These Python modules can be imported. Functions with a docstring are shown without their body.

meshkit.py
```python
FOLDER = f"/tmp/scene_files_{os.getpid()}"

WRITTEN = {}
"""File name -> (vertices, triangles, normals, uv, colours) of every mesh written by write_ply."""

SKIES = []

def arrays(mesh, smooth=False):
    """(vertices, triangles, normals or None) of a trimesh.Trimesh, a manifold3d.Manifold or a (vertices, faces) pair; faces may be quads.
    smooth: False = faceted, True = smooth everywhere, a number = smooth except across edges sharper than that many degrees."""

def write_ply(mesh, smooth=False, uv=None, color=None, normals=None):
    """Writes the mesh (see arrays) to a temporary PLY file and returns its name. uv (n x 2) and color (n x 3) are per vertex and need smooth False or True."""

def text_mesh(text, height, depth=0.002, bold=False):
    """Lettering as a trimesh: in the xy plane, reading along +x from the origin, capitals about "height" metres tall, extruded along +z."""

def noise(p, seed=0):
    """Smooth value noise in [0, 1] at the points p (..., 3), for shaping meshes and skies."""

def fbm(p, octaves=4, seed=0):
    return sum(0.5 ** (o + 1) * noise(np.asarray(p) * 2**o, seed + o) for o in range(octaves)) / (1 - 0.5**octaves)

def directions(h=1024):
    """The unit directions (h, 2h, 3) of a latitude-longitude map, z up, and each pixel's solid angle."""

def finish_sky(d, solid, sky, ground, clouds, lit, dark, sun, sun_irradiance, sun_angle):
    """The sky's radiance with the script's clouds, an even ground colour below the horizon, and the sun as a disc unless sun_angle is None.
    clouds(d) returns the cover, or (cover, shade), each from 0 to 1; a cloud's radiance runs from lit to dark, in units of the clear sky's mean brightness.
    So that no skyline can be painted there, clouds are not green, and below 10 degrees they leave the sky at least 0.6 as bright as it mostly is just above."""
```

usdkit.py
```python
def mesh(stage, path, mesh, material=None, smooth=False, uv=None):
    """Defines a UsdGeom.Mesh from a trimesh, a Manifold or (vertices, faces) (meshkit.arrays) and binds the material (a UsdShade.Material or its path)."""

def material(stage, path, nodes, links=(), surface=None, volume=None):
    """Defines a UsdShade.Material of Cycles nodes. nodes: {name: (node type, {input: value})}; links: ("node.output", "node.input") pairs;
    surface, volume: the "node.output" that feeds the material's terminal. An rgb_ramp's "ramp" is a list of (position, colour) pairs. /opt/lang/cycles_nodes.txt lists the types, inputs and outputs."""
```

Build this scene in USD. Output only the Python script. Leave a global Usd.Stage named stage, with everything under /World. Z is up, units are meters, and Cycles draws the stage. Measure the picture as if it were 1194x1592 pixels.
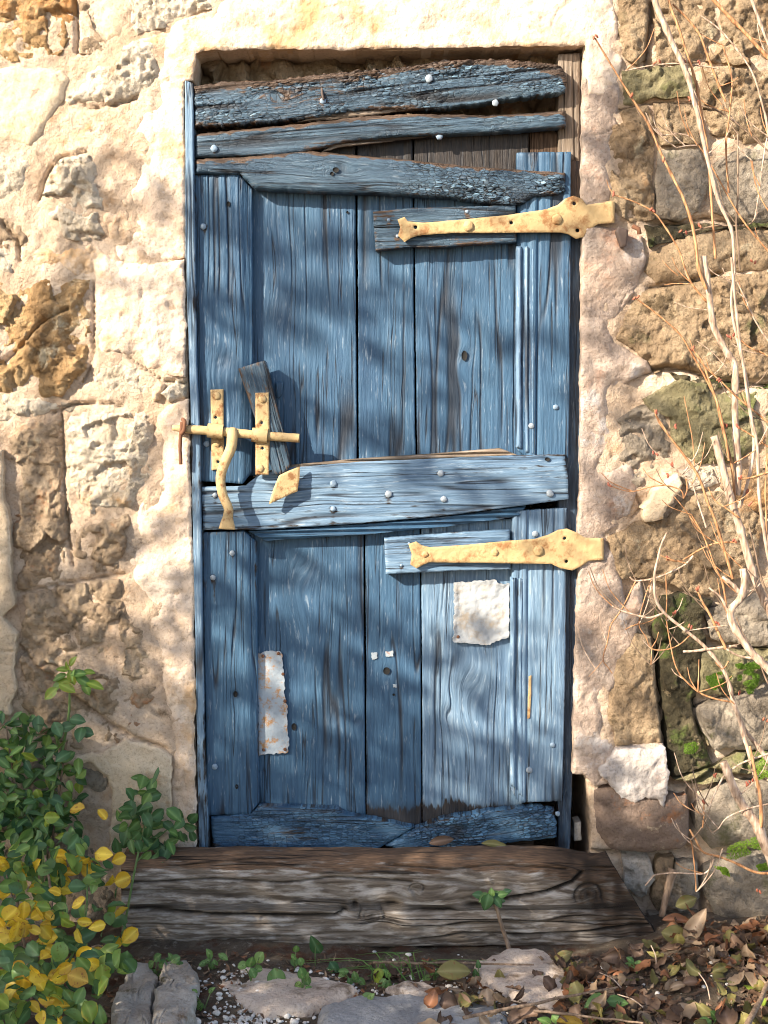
import math, random
import numpy as np
import trimesh, shapely
from shapely.geometry import Polygon, LineString
from scipy.spatial import Delaunay, cKDTree
from pxr import Usd, UsdGeom, UsdLux, UsdShade, Gf, Sdf, Vt
import usdkit
from meshkit import noise, fbm

# ------------------------------------------------------------------ stage, camera, sky, sun, exposure
stage = Usd.Stage.CreateInMemory()
UsdGeom.SetStageUpAxis(stage, UsdGeom.Tokens.z)
UsdGeom.SetStageMetersPerUnit(stage, 1.0)
UsdGeom.Xform.Define(stage, '/World')
UsdGeom.Scope.Define(stage, '/World/Looks')

EYE = np.array([0.0, -3.1, 1.125])
PITCH = math.radians(4.0)
FPX = 2220.0                       # focal length in photograph pixels (1194 x 1592)
cam = UsdGeom.Camera.Define(stage, '/World/camera')
cam.AddTranslateOp().Set(Gf.Vec3d(*EYE))
cam.AddRotateXOp().Set(90 - math.degrees(PITCH))
cam.CreateHorizontalApertureAttr(36.0)
cam.CreateVerticalApertureAttr(48.0)
cam.CreateFocalLengthAttr(36.0 * FPX / 1194)
cam.CreateClippingRangeAttr(Gf.Vec2f(0.05, 500))
cam.CreateExposureAttr(1.7)

SUN = np.array([-1.25, -1.0, 0.86]); SUN /= np.linalg.norm(SUN)
SUN_EL, SUN_ROT = math.asin(SUN[2]), math.atan2(SUN[0], SUN[1])
usdkit.material(stage, '/World/Looks/sky_look', {
    's': ('sky_texture', {'sky_type': 'single_scattering', 'sun_disc': False, 'sun_elevation': SUN_EL, 'sun_rotation': SUN_ROT, 'air_density': 1.0, 'aerosol_density': 1.6}),
    'b': ('background_shader', {'strength': 0.112})}, [('s.color', 'b.color')], surface='b.background')
dome = UsdLux.DomeLight.Define(stage, '/World/sky')
dome.GetPrim().SetCustomDataByKey('kind', 'structure')
UsdShade.MaterialBindingAPI.Apply(dome.GetPrim()).Bind(UsdShade.Material.Get(stage, '/World/Looks/sky_look'))
sun = UsdLux.DistantLight.Define(stage, '/World/sun')
sun.CreateNormalizeAttr(True); sun.CreateIntensityAttr(1.25); sun.CreateAngleAttr(0.5)
sun.CreateColorAttr(Gf.Vec3f(1.0, 0.90, 0.75))
_z = Gf.Vec3d(*SUN); _x = Gf.Cross(Gf.Vec3d(0, 0, 1), _z).GetNormalized(); _y = Gf.Cross(_z, _x)
sun.AddTransformOp().Set(Gf.Matrix4d(_x[0], _x[1], _x[2], 0, _y[0], _y[1], _y[2], 0, _z[0], _z[1], _z[2], 0, 0, 0, 0, 1))

# ------------------------------------------------------------------ helpers
R = random.Random(7)
RN = np.random.default_rng(11)

def at(px, py, Y=0.0):
    """The world point on the upright plane y = Y seen at a photograph pixel."""
    px, py = np.asarray(px, float), np.asarray(py, float)
    a, b = (px - 597) / FPX, -(py - 796) / FPX
    dy = math.cos(PITCH) + b * math.sin(PITCH)
    dz = -math.sin(PITCH) + b * math.cos(PITCH)
    t = (Y - EYE[1]) / dy
    return np.stack([EYE[0] + a * t, np.full_like(t, Y), EYE[2] + dz * t], -1)

def on_ground(px, py, z=0.0):
    a, b = (px - 597) / FPX, -(py - 796) / FPX
    dy = math.cos(PITCH) + b * math.sin(PITCH)
    dz = -math.sin(PITCH) + b * math.cos(PITCH)
    t = (z - EYE[2]) / dz
    return np.array([EYE[0] + a * t, EYE[1] + dy * t, z])

def xz(pts, Y=0.0):
    p = np.asarray(pts, float)
    return at(p[:, 0], p[:, 1], Y)[:, [0, 2]]

PX = 0.0014                        # metres to a photograph pixel at the wall
names, bases = {}, {}

def path_of(parent, name):
    up = parent.GetPath().pathString if parent is not None else '/World'
    n = names.get((up, name), -1) + 1
    names[(up, name)] = n
    return f'{up}/{name}' + (f'_{n:03d}' if n else '')

def base_of(prim):
    b = np.zeros(3)
    while prim and prim.GetPath() != Sdf.Path('/World') and not prim.IsPseudoRoot():
        b = b + bases.get(prim.GetPath().pathString, 0)
        prim = prim.GetParent()
    return b

def tag(prim, label=None, category=None, group=None, kind=None):
    for k, v in (('label', label), ('category', category), ('group', group), ('kind', kind)):
        if v:
            prim.SetCustomDataByKey(k, v)
    return prim

def thing(name, base, label=None, category=None, group=None, kind=None):
    x = UsdGeom.Xform.Define(stage, path_of(None, name))
    x.AddTranslateOp().Set(Gf.Vec3d(*map(float, base)))
    bases[x.GetPath().pathString] = np.asarray(base, float)
    return tag(x.GetPrim(), label, category, group, kind)

def obj(name, mesh, mat, parent=None, smooth=True, prim=None, label=None, category=None, group=None, kind=None):
    """One mesh prim; mesh is (vertices, faces) in world space, prim extra vertex data."""
    if hasattr(mesh, 'vertices'):
        mesh = (np.asarray(mesh.vertices), np.asarray(mesh.faces))
    v, f = np.asarray(mesh[0], float), np.asarray(mesh[1])
    if parent is not None:
        v = v - base_of(parent)
    m = usdkit.mesh(stage, path_of(parent, name), (v, f), '/World/Looks/' + mat, smooth=smooth)
    if name in ('leaf', 'fallen_leaf') and prim is None and len(v) % 5 == 0:
        prim = {'rib': np.tile([[0, 1, 0], [0.15, .35, 0], [1, 0, 0], [0.15, .35, 0], [0, 1, 0]], (len(v) // 5, 1))}
    for k, d in (prim or {}).items():
        UsdGeom.PrimvarsAPI(m).CreatePrimvar(k, Sdf.ValueTypeNames.Float3Array, 'vertex').Set(Vt.Vec3fArray.FromNumpy(np.asarray(d, np.float32)))
    return tag(m.GetPrim(), label, category, group, kind)

def join(parts):
    V, F, n = [], [], 0
    for v, f in parts:
        V.append(np.asarray(v)); F.append(np.asarray(f) + n); n += len(v)
    return np.vstack(V), np.vstack(F)

def sm(a, b, x):
    t = np.clip((x - a) / (b - a), 0, 1)
    return t * t * (3 - 2 * t)

def jagged(ring, step, amp, seed, freq=60.0):
    """A ring of points resampled at step and pushed in and out by noise."""
    ring = np.asarray(ring)
    if np.allclose(ring[0], ring[-1]): ring = ring[:-1]
    closed = np.vstack([ring, ring[:1]])
    seg = np.linalg.norm(np.diff(closed, axis=0), axis=1)
    out = []
    for i in range(len(ring)):
        n = max(1, int(round(seg[i] / step)))
        t = np.arange(n)[:, None] / n
        out.append(closed[i] * (1 - t) + closed[i + 1] * t)
    p = np.vstack(out)
    if amp > 0:
        tang = np.roll(p, -1, 0) - np.roll(p, 1, 0)
        nrm = np.stack([tang[:, 1], -tang[:, 0]], 1) / (np.linalg.norm(tang, axis=1, keepdims=True) + 1e-9)
        q = np.stack([p[:, 0] * freq, p[:, 1] * freq, np.full(len(p), seed * 1.37)], 1)
        p = p + nrm * ((fbm(q, 4, seed) - 0.5) * 2 * amp)[:, None]
    return p

def slab(poly, y0, thick, height, du=0.004, dv=0.004, ang=0.0, jag=0.0, jfreq=60.0, seed=0, holes=(), back=None):
    """A piece standing in the wall plane: outline poly (x, z), front at y0 pushed out towards the viewer by height(x, z, d), d = distance to the edge;
    the edge runs back by thick. Returns vertices, faces, and (x, z, d) per vertex."""
    step = min(du, dv) * 1.0
    rings = [jagged(poly, max(step, 0.002), jag, seed, jfreq)] + [jagged(h, max(step, 0.002), jag * 0.6, seed + 3, jfreq) for h in holes]
    P = Polygon(rings[0], [r for r in rings[1:]])
    if not P.is_valid:
        P = P.buffer(0)
        if P.geom_type == 'MultiPolygon': P = max(P.geoms, key=lambda g: g.area)
        rings = [np.array(P.exterior.coords)[:-1]] + [np.array(r.coords)[:-1] for r in P.interiors]
    edge = np.vstack(rings)
    c, s = math.cos(ang), math.sin(ang)
    rot = np.array([[c, s], [-s, c]])                       # (x, z) -> (u along, v across)
    e = edge @ rot.T
    lo, hi = e.min(0), e.max(0)
    us, vs = np.arange(lo[0], hi[0], du), np.arange(lo[1], hi[1], dv)
    U, W = np.meshgrid(us, vs)
    U = U + (np.arange(len(vs)) % 2)[:, None] * du * 0.5
    g = np.stack([U.ravel(), W.ravel()], 1)
    g = g + RN.uniform(-0.12, 0.12, g.shape) * [du, dv]
    gx = g @ rot
    tree = cKDTree(edge)
    inside = shapely.contains_xy(P, gx[:, 0], gx[:, 1])
    gx = gx[inside]
    dd, _ = tree.query(gx)
    keep = dd > step * 0.55
    gx, dd = gx[keep], dd[keep]
    pts = np.vstack([edge, gx])
    d = np.concatenate([np.zeros(len(edge)), dd])
    loc = (pts @ rot.T) / [du, dv]
    tri = Delaunay(loc).simplices
    cen = pts[tri].mean(1)
    tri = tri[shapely.contains_xy(P, cen[:, 0], cen[:, 1])]
    h = height(pts[:, 0], pts[:, 1], d)
    v = np.stack([pts[:, 0], y0 - h, pts[:, 1]], 1)
    a, b, cc = v[tri[:, 0]], v[tri[:, 1]], v[tri[:, 2]]
    flip = np.cross(b - a, cc - a)[:, 1] > 0
    tri[flip] = tri[flip][:, ::-1]
    V, F = [v], [tri]
    info = [np.column_stack([pts, d])]
    n, k = len(v), 0
    for r in rings:
        m = len(r)
        fr = v[k:k + m]
        bk = fr.copy(); bk[:, 1] = (y0 + thick) if back is None else back
        i = np.arange(m); j = (i + 1) % m
        V += [fr, bk]
        F.append(np.vstack([np.stack([n + i, n + m + i, n + j], 1), np.stack([n + j, n + m + i, n + m + j], 1)]))
        info += [np.column_stack([r, np.zeros(m)])] * 2
        n += 2 * m; k += m
    return np.vstack(V), np.vstack(F), np.vstack(info)

def rounded(d, r):
    t = 1 - np.clip(d / r, 0, 1)
    return -r * (1 - np.sqrt(np.maximum(1 - t * t, 0)))

def F2(x, z, fx, fz=None, seed=0, oct=4):
    return fbm(np.stack([x * fx, z * (fz or fx), np.full_like(x, seed * 3.7)], -1), oct, seed) - 0.5

def N2(x, z, fx, fz=None, seed=0):
    return noise(np.stack([x * fx, z * (fz or fx), np.full_like(x, seed * 3.7)], -1), seed) - 0.5

def ridge(x, z, f, seed, oct=4):
    out, a = 0.0, 0.5
    for o in range(oct):
        out = out + a * (1 - np.abs(2 * noise(np.stack([x * f * 2 ** o, z * f * 2 ** o, np.full_like(x, seed * 2.9 + o)], -1), seed + o) - 1)); a *= 0.5
    return out - 0.66

def facets(x, z, size, seed, slope):
    """Broken stone faces: flat chips of about the given size, each with its own lean."""
    wx, wz = x + F2(x, z, 0.9 / size, seed=seed + 5) * size * 0.7, z + F2(x, z, 0.9 / size, seed=seed + 6) * size * 0.7
    a, b = wx / size, wz / size
    lo = (math.floor(a.min()) - 1, math.floor(b.min()) - 1)
    nx, ny = int(a.max() - lo[0]) + 3, int(b.max() - lo[1]) + 3
    rg = np.random.default_rng(seed)
    gx_, gy_ = np.meshgrid(np.arange(nx), np.arange(ny))
    p = np.stack([gx_.ravel(), gy_.ravel()], 1) + rg.uniform(-.5, .5, (nx * ny, 2)) + lo
    _, idx = cKDTree(p).query(np.stack([a, b], 1))
    lean = rg.normal(0, slope, (len(p), 2)); lift = rg.normal(0, slope * 0.35, len(p))
    return ((a - p[idx, 0]) * lean[idx, 0] + (b - p[idx, 1]) * lean[idx, 1] + lift[idx]) * size

def cells(u, v, su, sv, seed, jit=0.45):
    """Distance to the border between random cells (0 at a border), and a random number per cell."""
    a, b = u / su, v / sv
    lo = (math.floor(a.min()) - 1, math.floor(b.min()) - 1)
    nx, ny = int(a.max() - lo[0]) + 3, int(b.max() - lo[1]) + 3
    rg = np.random.default_rng(seed)
    gx, gy = np.meshgrid(np.arange(nx), np.arange(ny))
    p = np.stack([gx.ravel() + (gy.ravel() % 2) * 0.5, gy.ravel()], 1) + rg.uniform(-jit, jit, (nx * ny, 2)) + lo
    dist, idx = cKDTree(p).query(np.stack([a, b], 1), k=2)
    return dist[:, 1] - dist[:, 0], rg.random(len(p))[idx[:, 0]]

def tube(points, radii, sides=6, caps=True, bump=0.0, seed=0):
    p = np.asarray(points, float); r = np.broadcast_to(np.asarray(radii, float), (len(p),))
    t = np.gradient(p, axis=0); t /= np.linalg.norm(t, axis=1, keepdims=True) + 1e-12
    ref = np.array([0.3, 0.9, 0.2]); a = np.cross(t, ref); a /= np.linalg.norm(a, axis=1, keepdims=True) + 1e-9
    b = np.cross(t, a)
    ang = np.arange(sides) * 2 * np.pi / sides
    rr = r[:, None]
    if bump: rr = rr * (1 + bump * (np.random.default_rng(seed).random((len(p), sides)) - 0.5))
    v = p[:, None] + rr[..., None] * (np.cos(ang)[None, :, None] * a[:, None] + np.sin(ang)[None, :, None] * b[:, None])
    v = v.reshape(-1, 3)
    i, j = np.meshgrid(np.arange(len(p) - 1), np.arange(sides), indexing='ij')
    q = np.stack([i * sides + j, i * sides + (j + 1) % sides, (i + 1) * sides + (j + 1) % sides, (i + 1) * sides + j], -1).reshape(-1, 4)
    f = np.vstack([q[:, [0, 1, 2]], q[:, [0, 2, 3]]])
    if caps:
        n = len(v); v = np.vstack([v, p[:1], p[-1:]])
        k = np.arange(sides); e = (len(p) - 1) * sides
        f = np.vstack([f, np.stack([np.full(sides, n), (k + 1) % sides, k], 1), np.stack([np.full(sides, n + 1), e + k, e + (k + 1) % sides], 1)])
    return v, f[:, ::-1]

def spline(pts, n):
    pts = np.asarray(pts, float)
    if len(pts) == 2: return pts[0] + (pts[1] - pts[0]) * np.linspace(0, 1, n)[:, None]
    p = np.vstack([2 * pts[0] - pts[1], pts, 2 * pts[-1] - pts[-2]])
    out = []
    for t in np.linspace(0, len(pts) - 1 - 1e-9, n):
        i = int(t); s = t - i
        a, b, c, d = p[i], p[i + 1], p[i + 2], p[i + 3]
        out.append(0.5 * (2 * b + (c - a) * s + (2 * a - 5 * b + 4 * c - d) * s * s + (3 * b - a - 3 * c + d) * s ** 3))
    return np.array(out)

def dome_head(c, r, h, rough=0.08, seed=0, axis=(0, -1, 0)):
    """A nail or bolt head: a flattened dome whose flat side lies in the wall plane."""
    m = trimesh.creation.icosphere(2, 1.0)
    v = np.array(m.vertices); v[:, 1] *= h / r
    v *= r * (1 + rough * (noise(v * 2.2 + seed, seed)[:, None] - 0.5) * 2)
    return v + c, np.array(m.faces)

# ------------------------------------------------------------------ materials
def L(name): return '/World/Looks/' + name

def mat(name, nodes, links, surface='p.BSDF'):
    return usdkit.material(stage, L(name), nodes, links, surface=surface)

def lin(h):
    c = [int(h[i:i + 2], 16) / 255 for i in (0, 2, 4)]
    return tuple(x / 12.92 if x < 0.04045 else ((x + 0.055) / 1.055) ** 2.4 for x in c)

def rock(name, cols, scale=9.0, fine=120.0, bump=0.5, dist=0.006, stain=None, stain_amt=0.5, spots=None, rough=0.95):
    """Stone, plaster, soil: a colour ramp over big noise, fine speckle, stains of their own shape, and a fine relief."""
    n = {'g': ('geometry', {}),
         'n1': ('noise_texture', {'scale': scale, 'detail': 6.0, 'roughness': 0.62}),
         'r': ('rgb_ramp', {'ramp': [(0.28 + 0.44 * i / (len(cols) - 1), c) for i, c in enumerate(cols)]}),
         'n2': ('noise_texture', {'scale': fine, 'detail': 5.0, 'roughness': 0.7}),
         'sp': ('rgb_ramp', {'ramp': [(0.30, (0.55, 0.53, 0.50)), (0.48, (0.97, 0.97, 0.97)), (0.62, (1.0, 1.0, 1.0)), (0.75, (1.22, 1.2, 1.17))]}),
         'mx': ('mix', {'mix_type': 'multiply', 'fac': 0.85}),
         'n3': ('noise_texture', {'scale': fine * 2.6, 'detail': 4.0, 'roughness': 0.7}),
         'n0': ('noise_texture', {'scale': fine * 0.4, 'detail': 5.0, 'roughness': 0.65}),
         'b0': ('bump', {'strength': bump, 'distance': dist * 1.6}),
         'b1': ('bump', {'strength': bump, 'distance': dist * 1.3}),
         'b2': ('bump', {'strength': bump * 0.8, 'distance': dist * 0.35}),
         'p': ('principled_bsdf', {'roughness': rough, 'specular_ior_level': 0.15})}
    l = [('g.position', 'n1.vector'), ('g.position', 'n2.vector'), ('g.position', 'n3.vector'), ('n1.fac', 'r.fac'), ('n2.fac', 'sp.fac'), ('r.color', 'mx.color1'), ('sp.color', 'mx.color2'),
         ('g.position', 'n0.vector'), ('n0.fac', 'b0.height'), ('b0.normal', 'b1.normal'), ('n2.fac', 'b1.height'), ('n3.fac', 'b2.height'), ('b1.normal', 'b2.normal'), ('b2.normal', 'p.normal')]
    last = 'mx.color'
    for k, (col, sc, lo, hi, seed) in enumerate(spots or []):
        n[f'm{k}'] = ('mapping', {'location': (seed * 3.1, seed * 1.7, seed * 2.3)})
        n[f'q{k}'] = ('noise_texture', {'scale': sc, 'detail': 7.0, 'roughness': 0.68})
        n[f'f{k}'] = ('map_range', {'from_min': lo, 'from_max': hi, 'clamp': True})
        n[f'x{k}'] = ('mix', {'mix_type': 'mix', 'color2': col})
        l += [('g.position', f'm{k}.vector'), (f'm{k}.vector', f'q{k}.vector'), (f'q{k}.fac', f'f{k}.value'), (f'f{k}.result', f'x{k}.fac'), (last, f'x{k}.color1')]
        last = f'x{k}.color'
    l.append((last, 'p.base_color'))
    return mat(name, n, l)

rock('mortar', [(0.38, 0.265, 0.175), (0.50, 0.375, 0.27), (0.59, 0.475, 0.365)], 6, 140, 0.8, 0.006, spots=[((0.40, 0.25, 0.14), 7, 0.58, 0.70, 1), ((0.16, 0.11, 0.07), 14, 0.62, 0.70, 2)])
rock('plaster_cream', [(0.43, 0.305, 0.205), (0.57, 0.45, 0.35), (0.68, 0.585, 0.48)], 5, 170, 0.55, 0.004, spots=[((0.44, 0.28, 0.145), 6, 0.52, 0.66, 3), ((0.33, 0.23, 0.14), 22, 0.62, 0.70, 8)])
rock('plaster_tan', [(0.40, 0.30, 0.20), (0.50, 0.39, 0.27), (0.58, 0.47, 0.34)], 7, 190, 0.5, 0.003, spots=[((0.40, 0.25, 0.12), 9, 0.6, 0.7, 5)])
rock('plaster_pink', [(0.34, 0.245, 0.185), (0.46, 0.355, 0.285), (0.55, 0.46, 0.39)], 7, 150, 1.0, 0.006, spots=[((0.40, 0.22, 0.14), 6, 0.56, 0.70, 6), ((0.27, 0.19, 0.14), 20, 0.64, 0.72, 7), ((0.52, 0.46, 0.42), 12, 0.56, 0.64, 9)])
rock('plaster_white', [(0.33, 0.28, 0.25), (0.44, 0.39, 0.355), (0.52, 0.475, 0.44)], 9, 150, 0.8, 0.005, spots=[((0.45, 0.30, 0.24), 12, 0.58, 0.68, 3)])
rock('stone_ochre', [(0.25, 0.145, 0.065), (0.43, 0.275, 0.135), (0.55, 0.40, 0.225)], 9, 110, 1.0, 0.010, spots=[((0.46, 0.20, 0.06), 6, 0.55, 0.68, 1), ((0.15, 0.10, 0.055), 16, 0.60, 0.70, 2), ((0.60, 0.50, 0.34), 11, 0.58, 0.66, 4)])
rock('stone_cream', [(0.50, 0.40, 0.285), (0.64, 0.54, 0.415), (0.74, 0.66, 0.545)], 9, 120, 1.0, 0.010, spots=[((0.45, 0.27, 0.13), 9, 0.58, 0.70, 6), ((0.30, 0.21, 0.13), 25, 0.64, 0.72, 7)])
rock('stone_brown', [(0.25, 0.175, 0.115), (0.36, 0.265, 0.175), (0.47, 0.365, 0.255)], 8, 130, 0.9, 0.008, spots=[((0.40, 0.18, 0.08), 7, 0.58, 0.68, 9), ((0.12, 0.085, 0.055), 14, 0.60, 0.70, 3), ((0.50, 0.40, 0.27), 13, 0.60, 0.68, 4)])
rock('stone_shaded', [(0.20, 0.135, 0.08), (0.33, 0.235, 0.145), (0.45, 0.34, 0.22)], 9, 110, 1.0, 0.010, spots=[((0.36, 0.20, 0.09), 6, 0.57, 0.68, 1), ((0.10, 0.07, 0.04), 13, 0.57, 0.67, 2), ((0.46, 0.38, 0.26), 12, 0.60, 0.68, 4), ((0.13, 0.12, 0.055), 8, 0.60, 0.70, 9)])  # ochre stone darkened: shade on the right wall put into its colour
rock('stone_pink', [(0.40, 0.27, 0.175), (0.50, 0.36, 0.245), (0.57, 0.44, 0.32)], 8, 160, 0.6, 0.005, spots=[((0.38, 0.19, 0.09), 9, 0.58, 0.68, 2)])
rock('stone_grey', [(0.16, 0.13, 0.10), (0.26, 0.215, 0.165), (0.36, 0.305, 0.24)], 9, 130, 0.9, 0.007, spots=[((0.40, 0.34, 0.26), 12, 0.58, 0.66, 5), ((0.12, 0.11, 0.06), 9, 0.58, 0.68, 2)])
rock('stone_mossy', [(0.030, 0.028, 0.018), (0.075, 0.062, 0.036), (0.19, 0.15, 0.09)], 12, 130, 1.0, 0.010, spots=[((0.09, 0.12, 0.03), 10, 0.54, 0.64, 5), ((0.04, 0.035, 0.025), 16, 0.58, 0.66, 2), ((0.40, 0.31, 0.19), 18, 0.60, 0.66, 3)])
rock('stone_green', [(0.14, 0.12, 0.062), (0.25, 0.215, 0.12), (0.36, 0.305, 0.185)], 9, 120, 1.0, 0.009, spots=[((0.16, 0.17, 0.06), 9, 0.55, 0.66, 5), ((0.10, 0.08, 0.05), 16, 0.60, 0.68, 2)])
rock('stone_red', [(0.13, 0.09, 0.07), (0.21, 0.15, 0.115), (0.29, 0.22, 0.175)], 11, 190, 0.9, 0.005, spots=[((0.34, 0.27, 0.19), 40, 0.60, 0.68, 5), ((0.30, 0.14, 0.07), 11, 0.58, 0.66, 2)])
rock('rubble_dark', [(0.10, 0.07, 0.045), (0.20, 0.13, 0.08), (0.30, 0.20, 0.12)], 12, 120, 1.0, 0.010)
rock('soil', [(0.07, 0.052, 0.036), (0.125, 0.094, 0.066), (0.19, 0.148, 0.108)], 12, 170, 1.0, 0.008, spots=[((0.24, 0.20, 0.155), 45, 0.58, 0.64, 5), ((0.10, 0.05, 0.03), 14, 0.52, 0.62, 3)])
rock('rock_pale', [(0.28, 0.24, 0.20), (0.40, 0.36, 0.31), (0.50, 0.46, 0.41)], 10, 130, 0.9, 0.006, spots=[((0.24, 0.17, 0.11), 10, 0.56, 0.66, 1), ((0.12, 0.10, 0.05), 16, 0.60, 0.68, 3)])
rock('slab_pink', [(0.36, 0.275, 0.215), (0.46, 0.37, 0.30), (0.53, 0.45, 0.375)], 10, 150, 0.7, 0.004, spots=[((0.14, 0.10, 0.07), 12, 0.55, 0.66, 2), ((0.12, 0.13, 0.05), 9, 0.60, 0.70, 4)])
rock('slab_grey', [(0.19, 0.185, 0.18), (0.26, 0.255, 0.25), (0.33, 0.325, 0.315)], 10, 150, 0.6, 0.004)
rock('pebble_white', [(0.34, 0.31, 0.27), (0.52, 0.485, 0.44), (0.64, 0.61, 0.57)], 40, 200, 0.5, 0.002)
rock('pebble_red', [(0.22, 0.07, 0.035), (0.32, 0.11, 0.06)], 40, 200, 0.5, 0.002)

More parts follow.
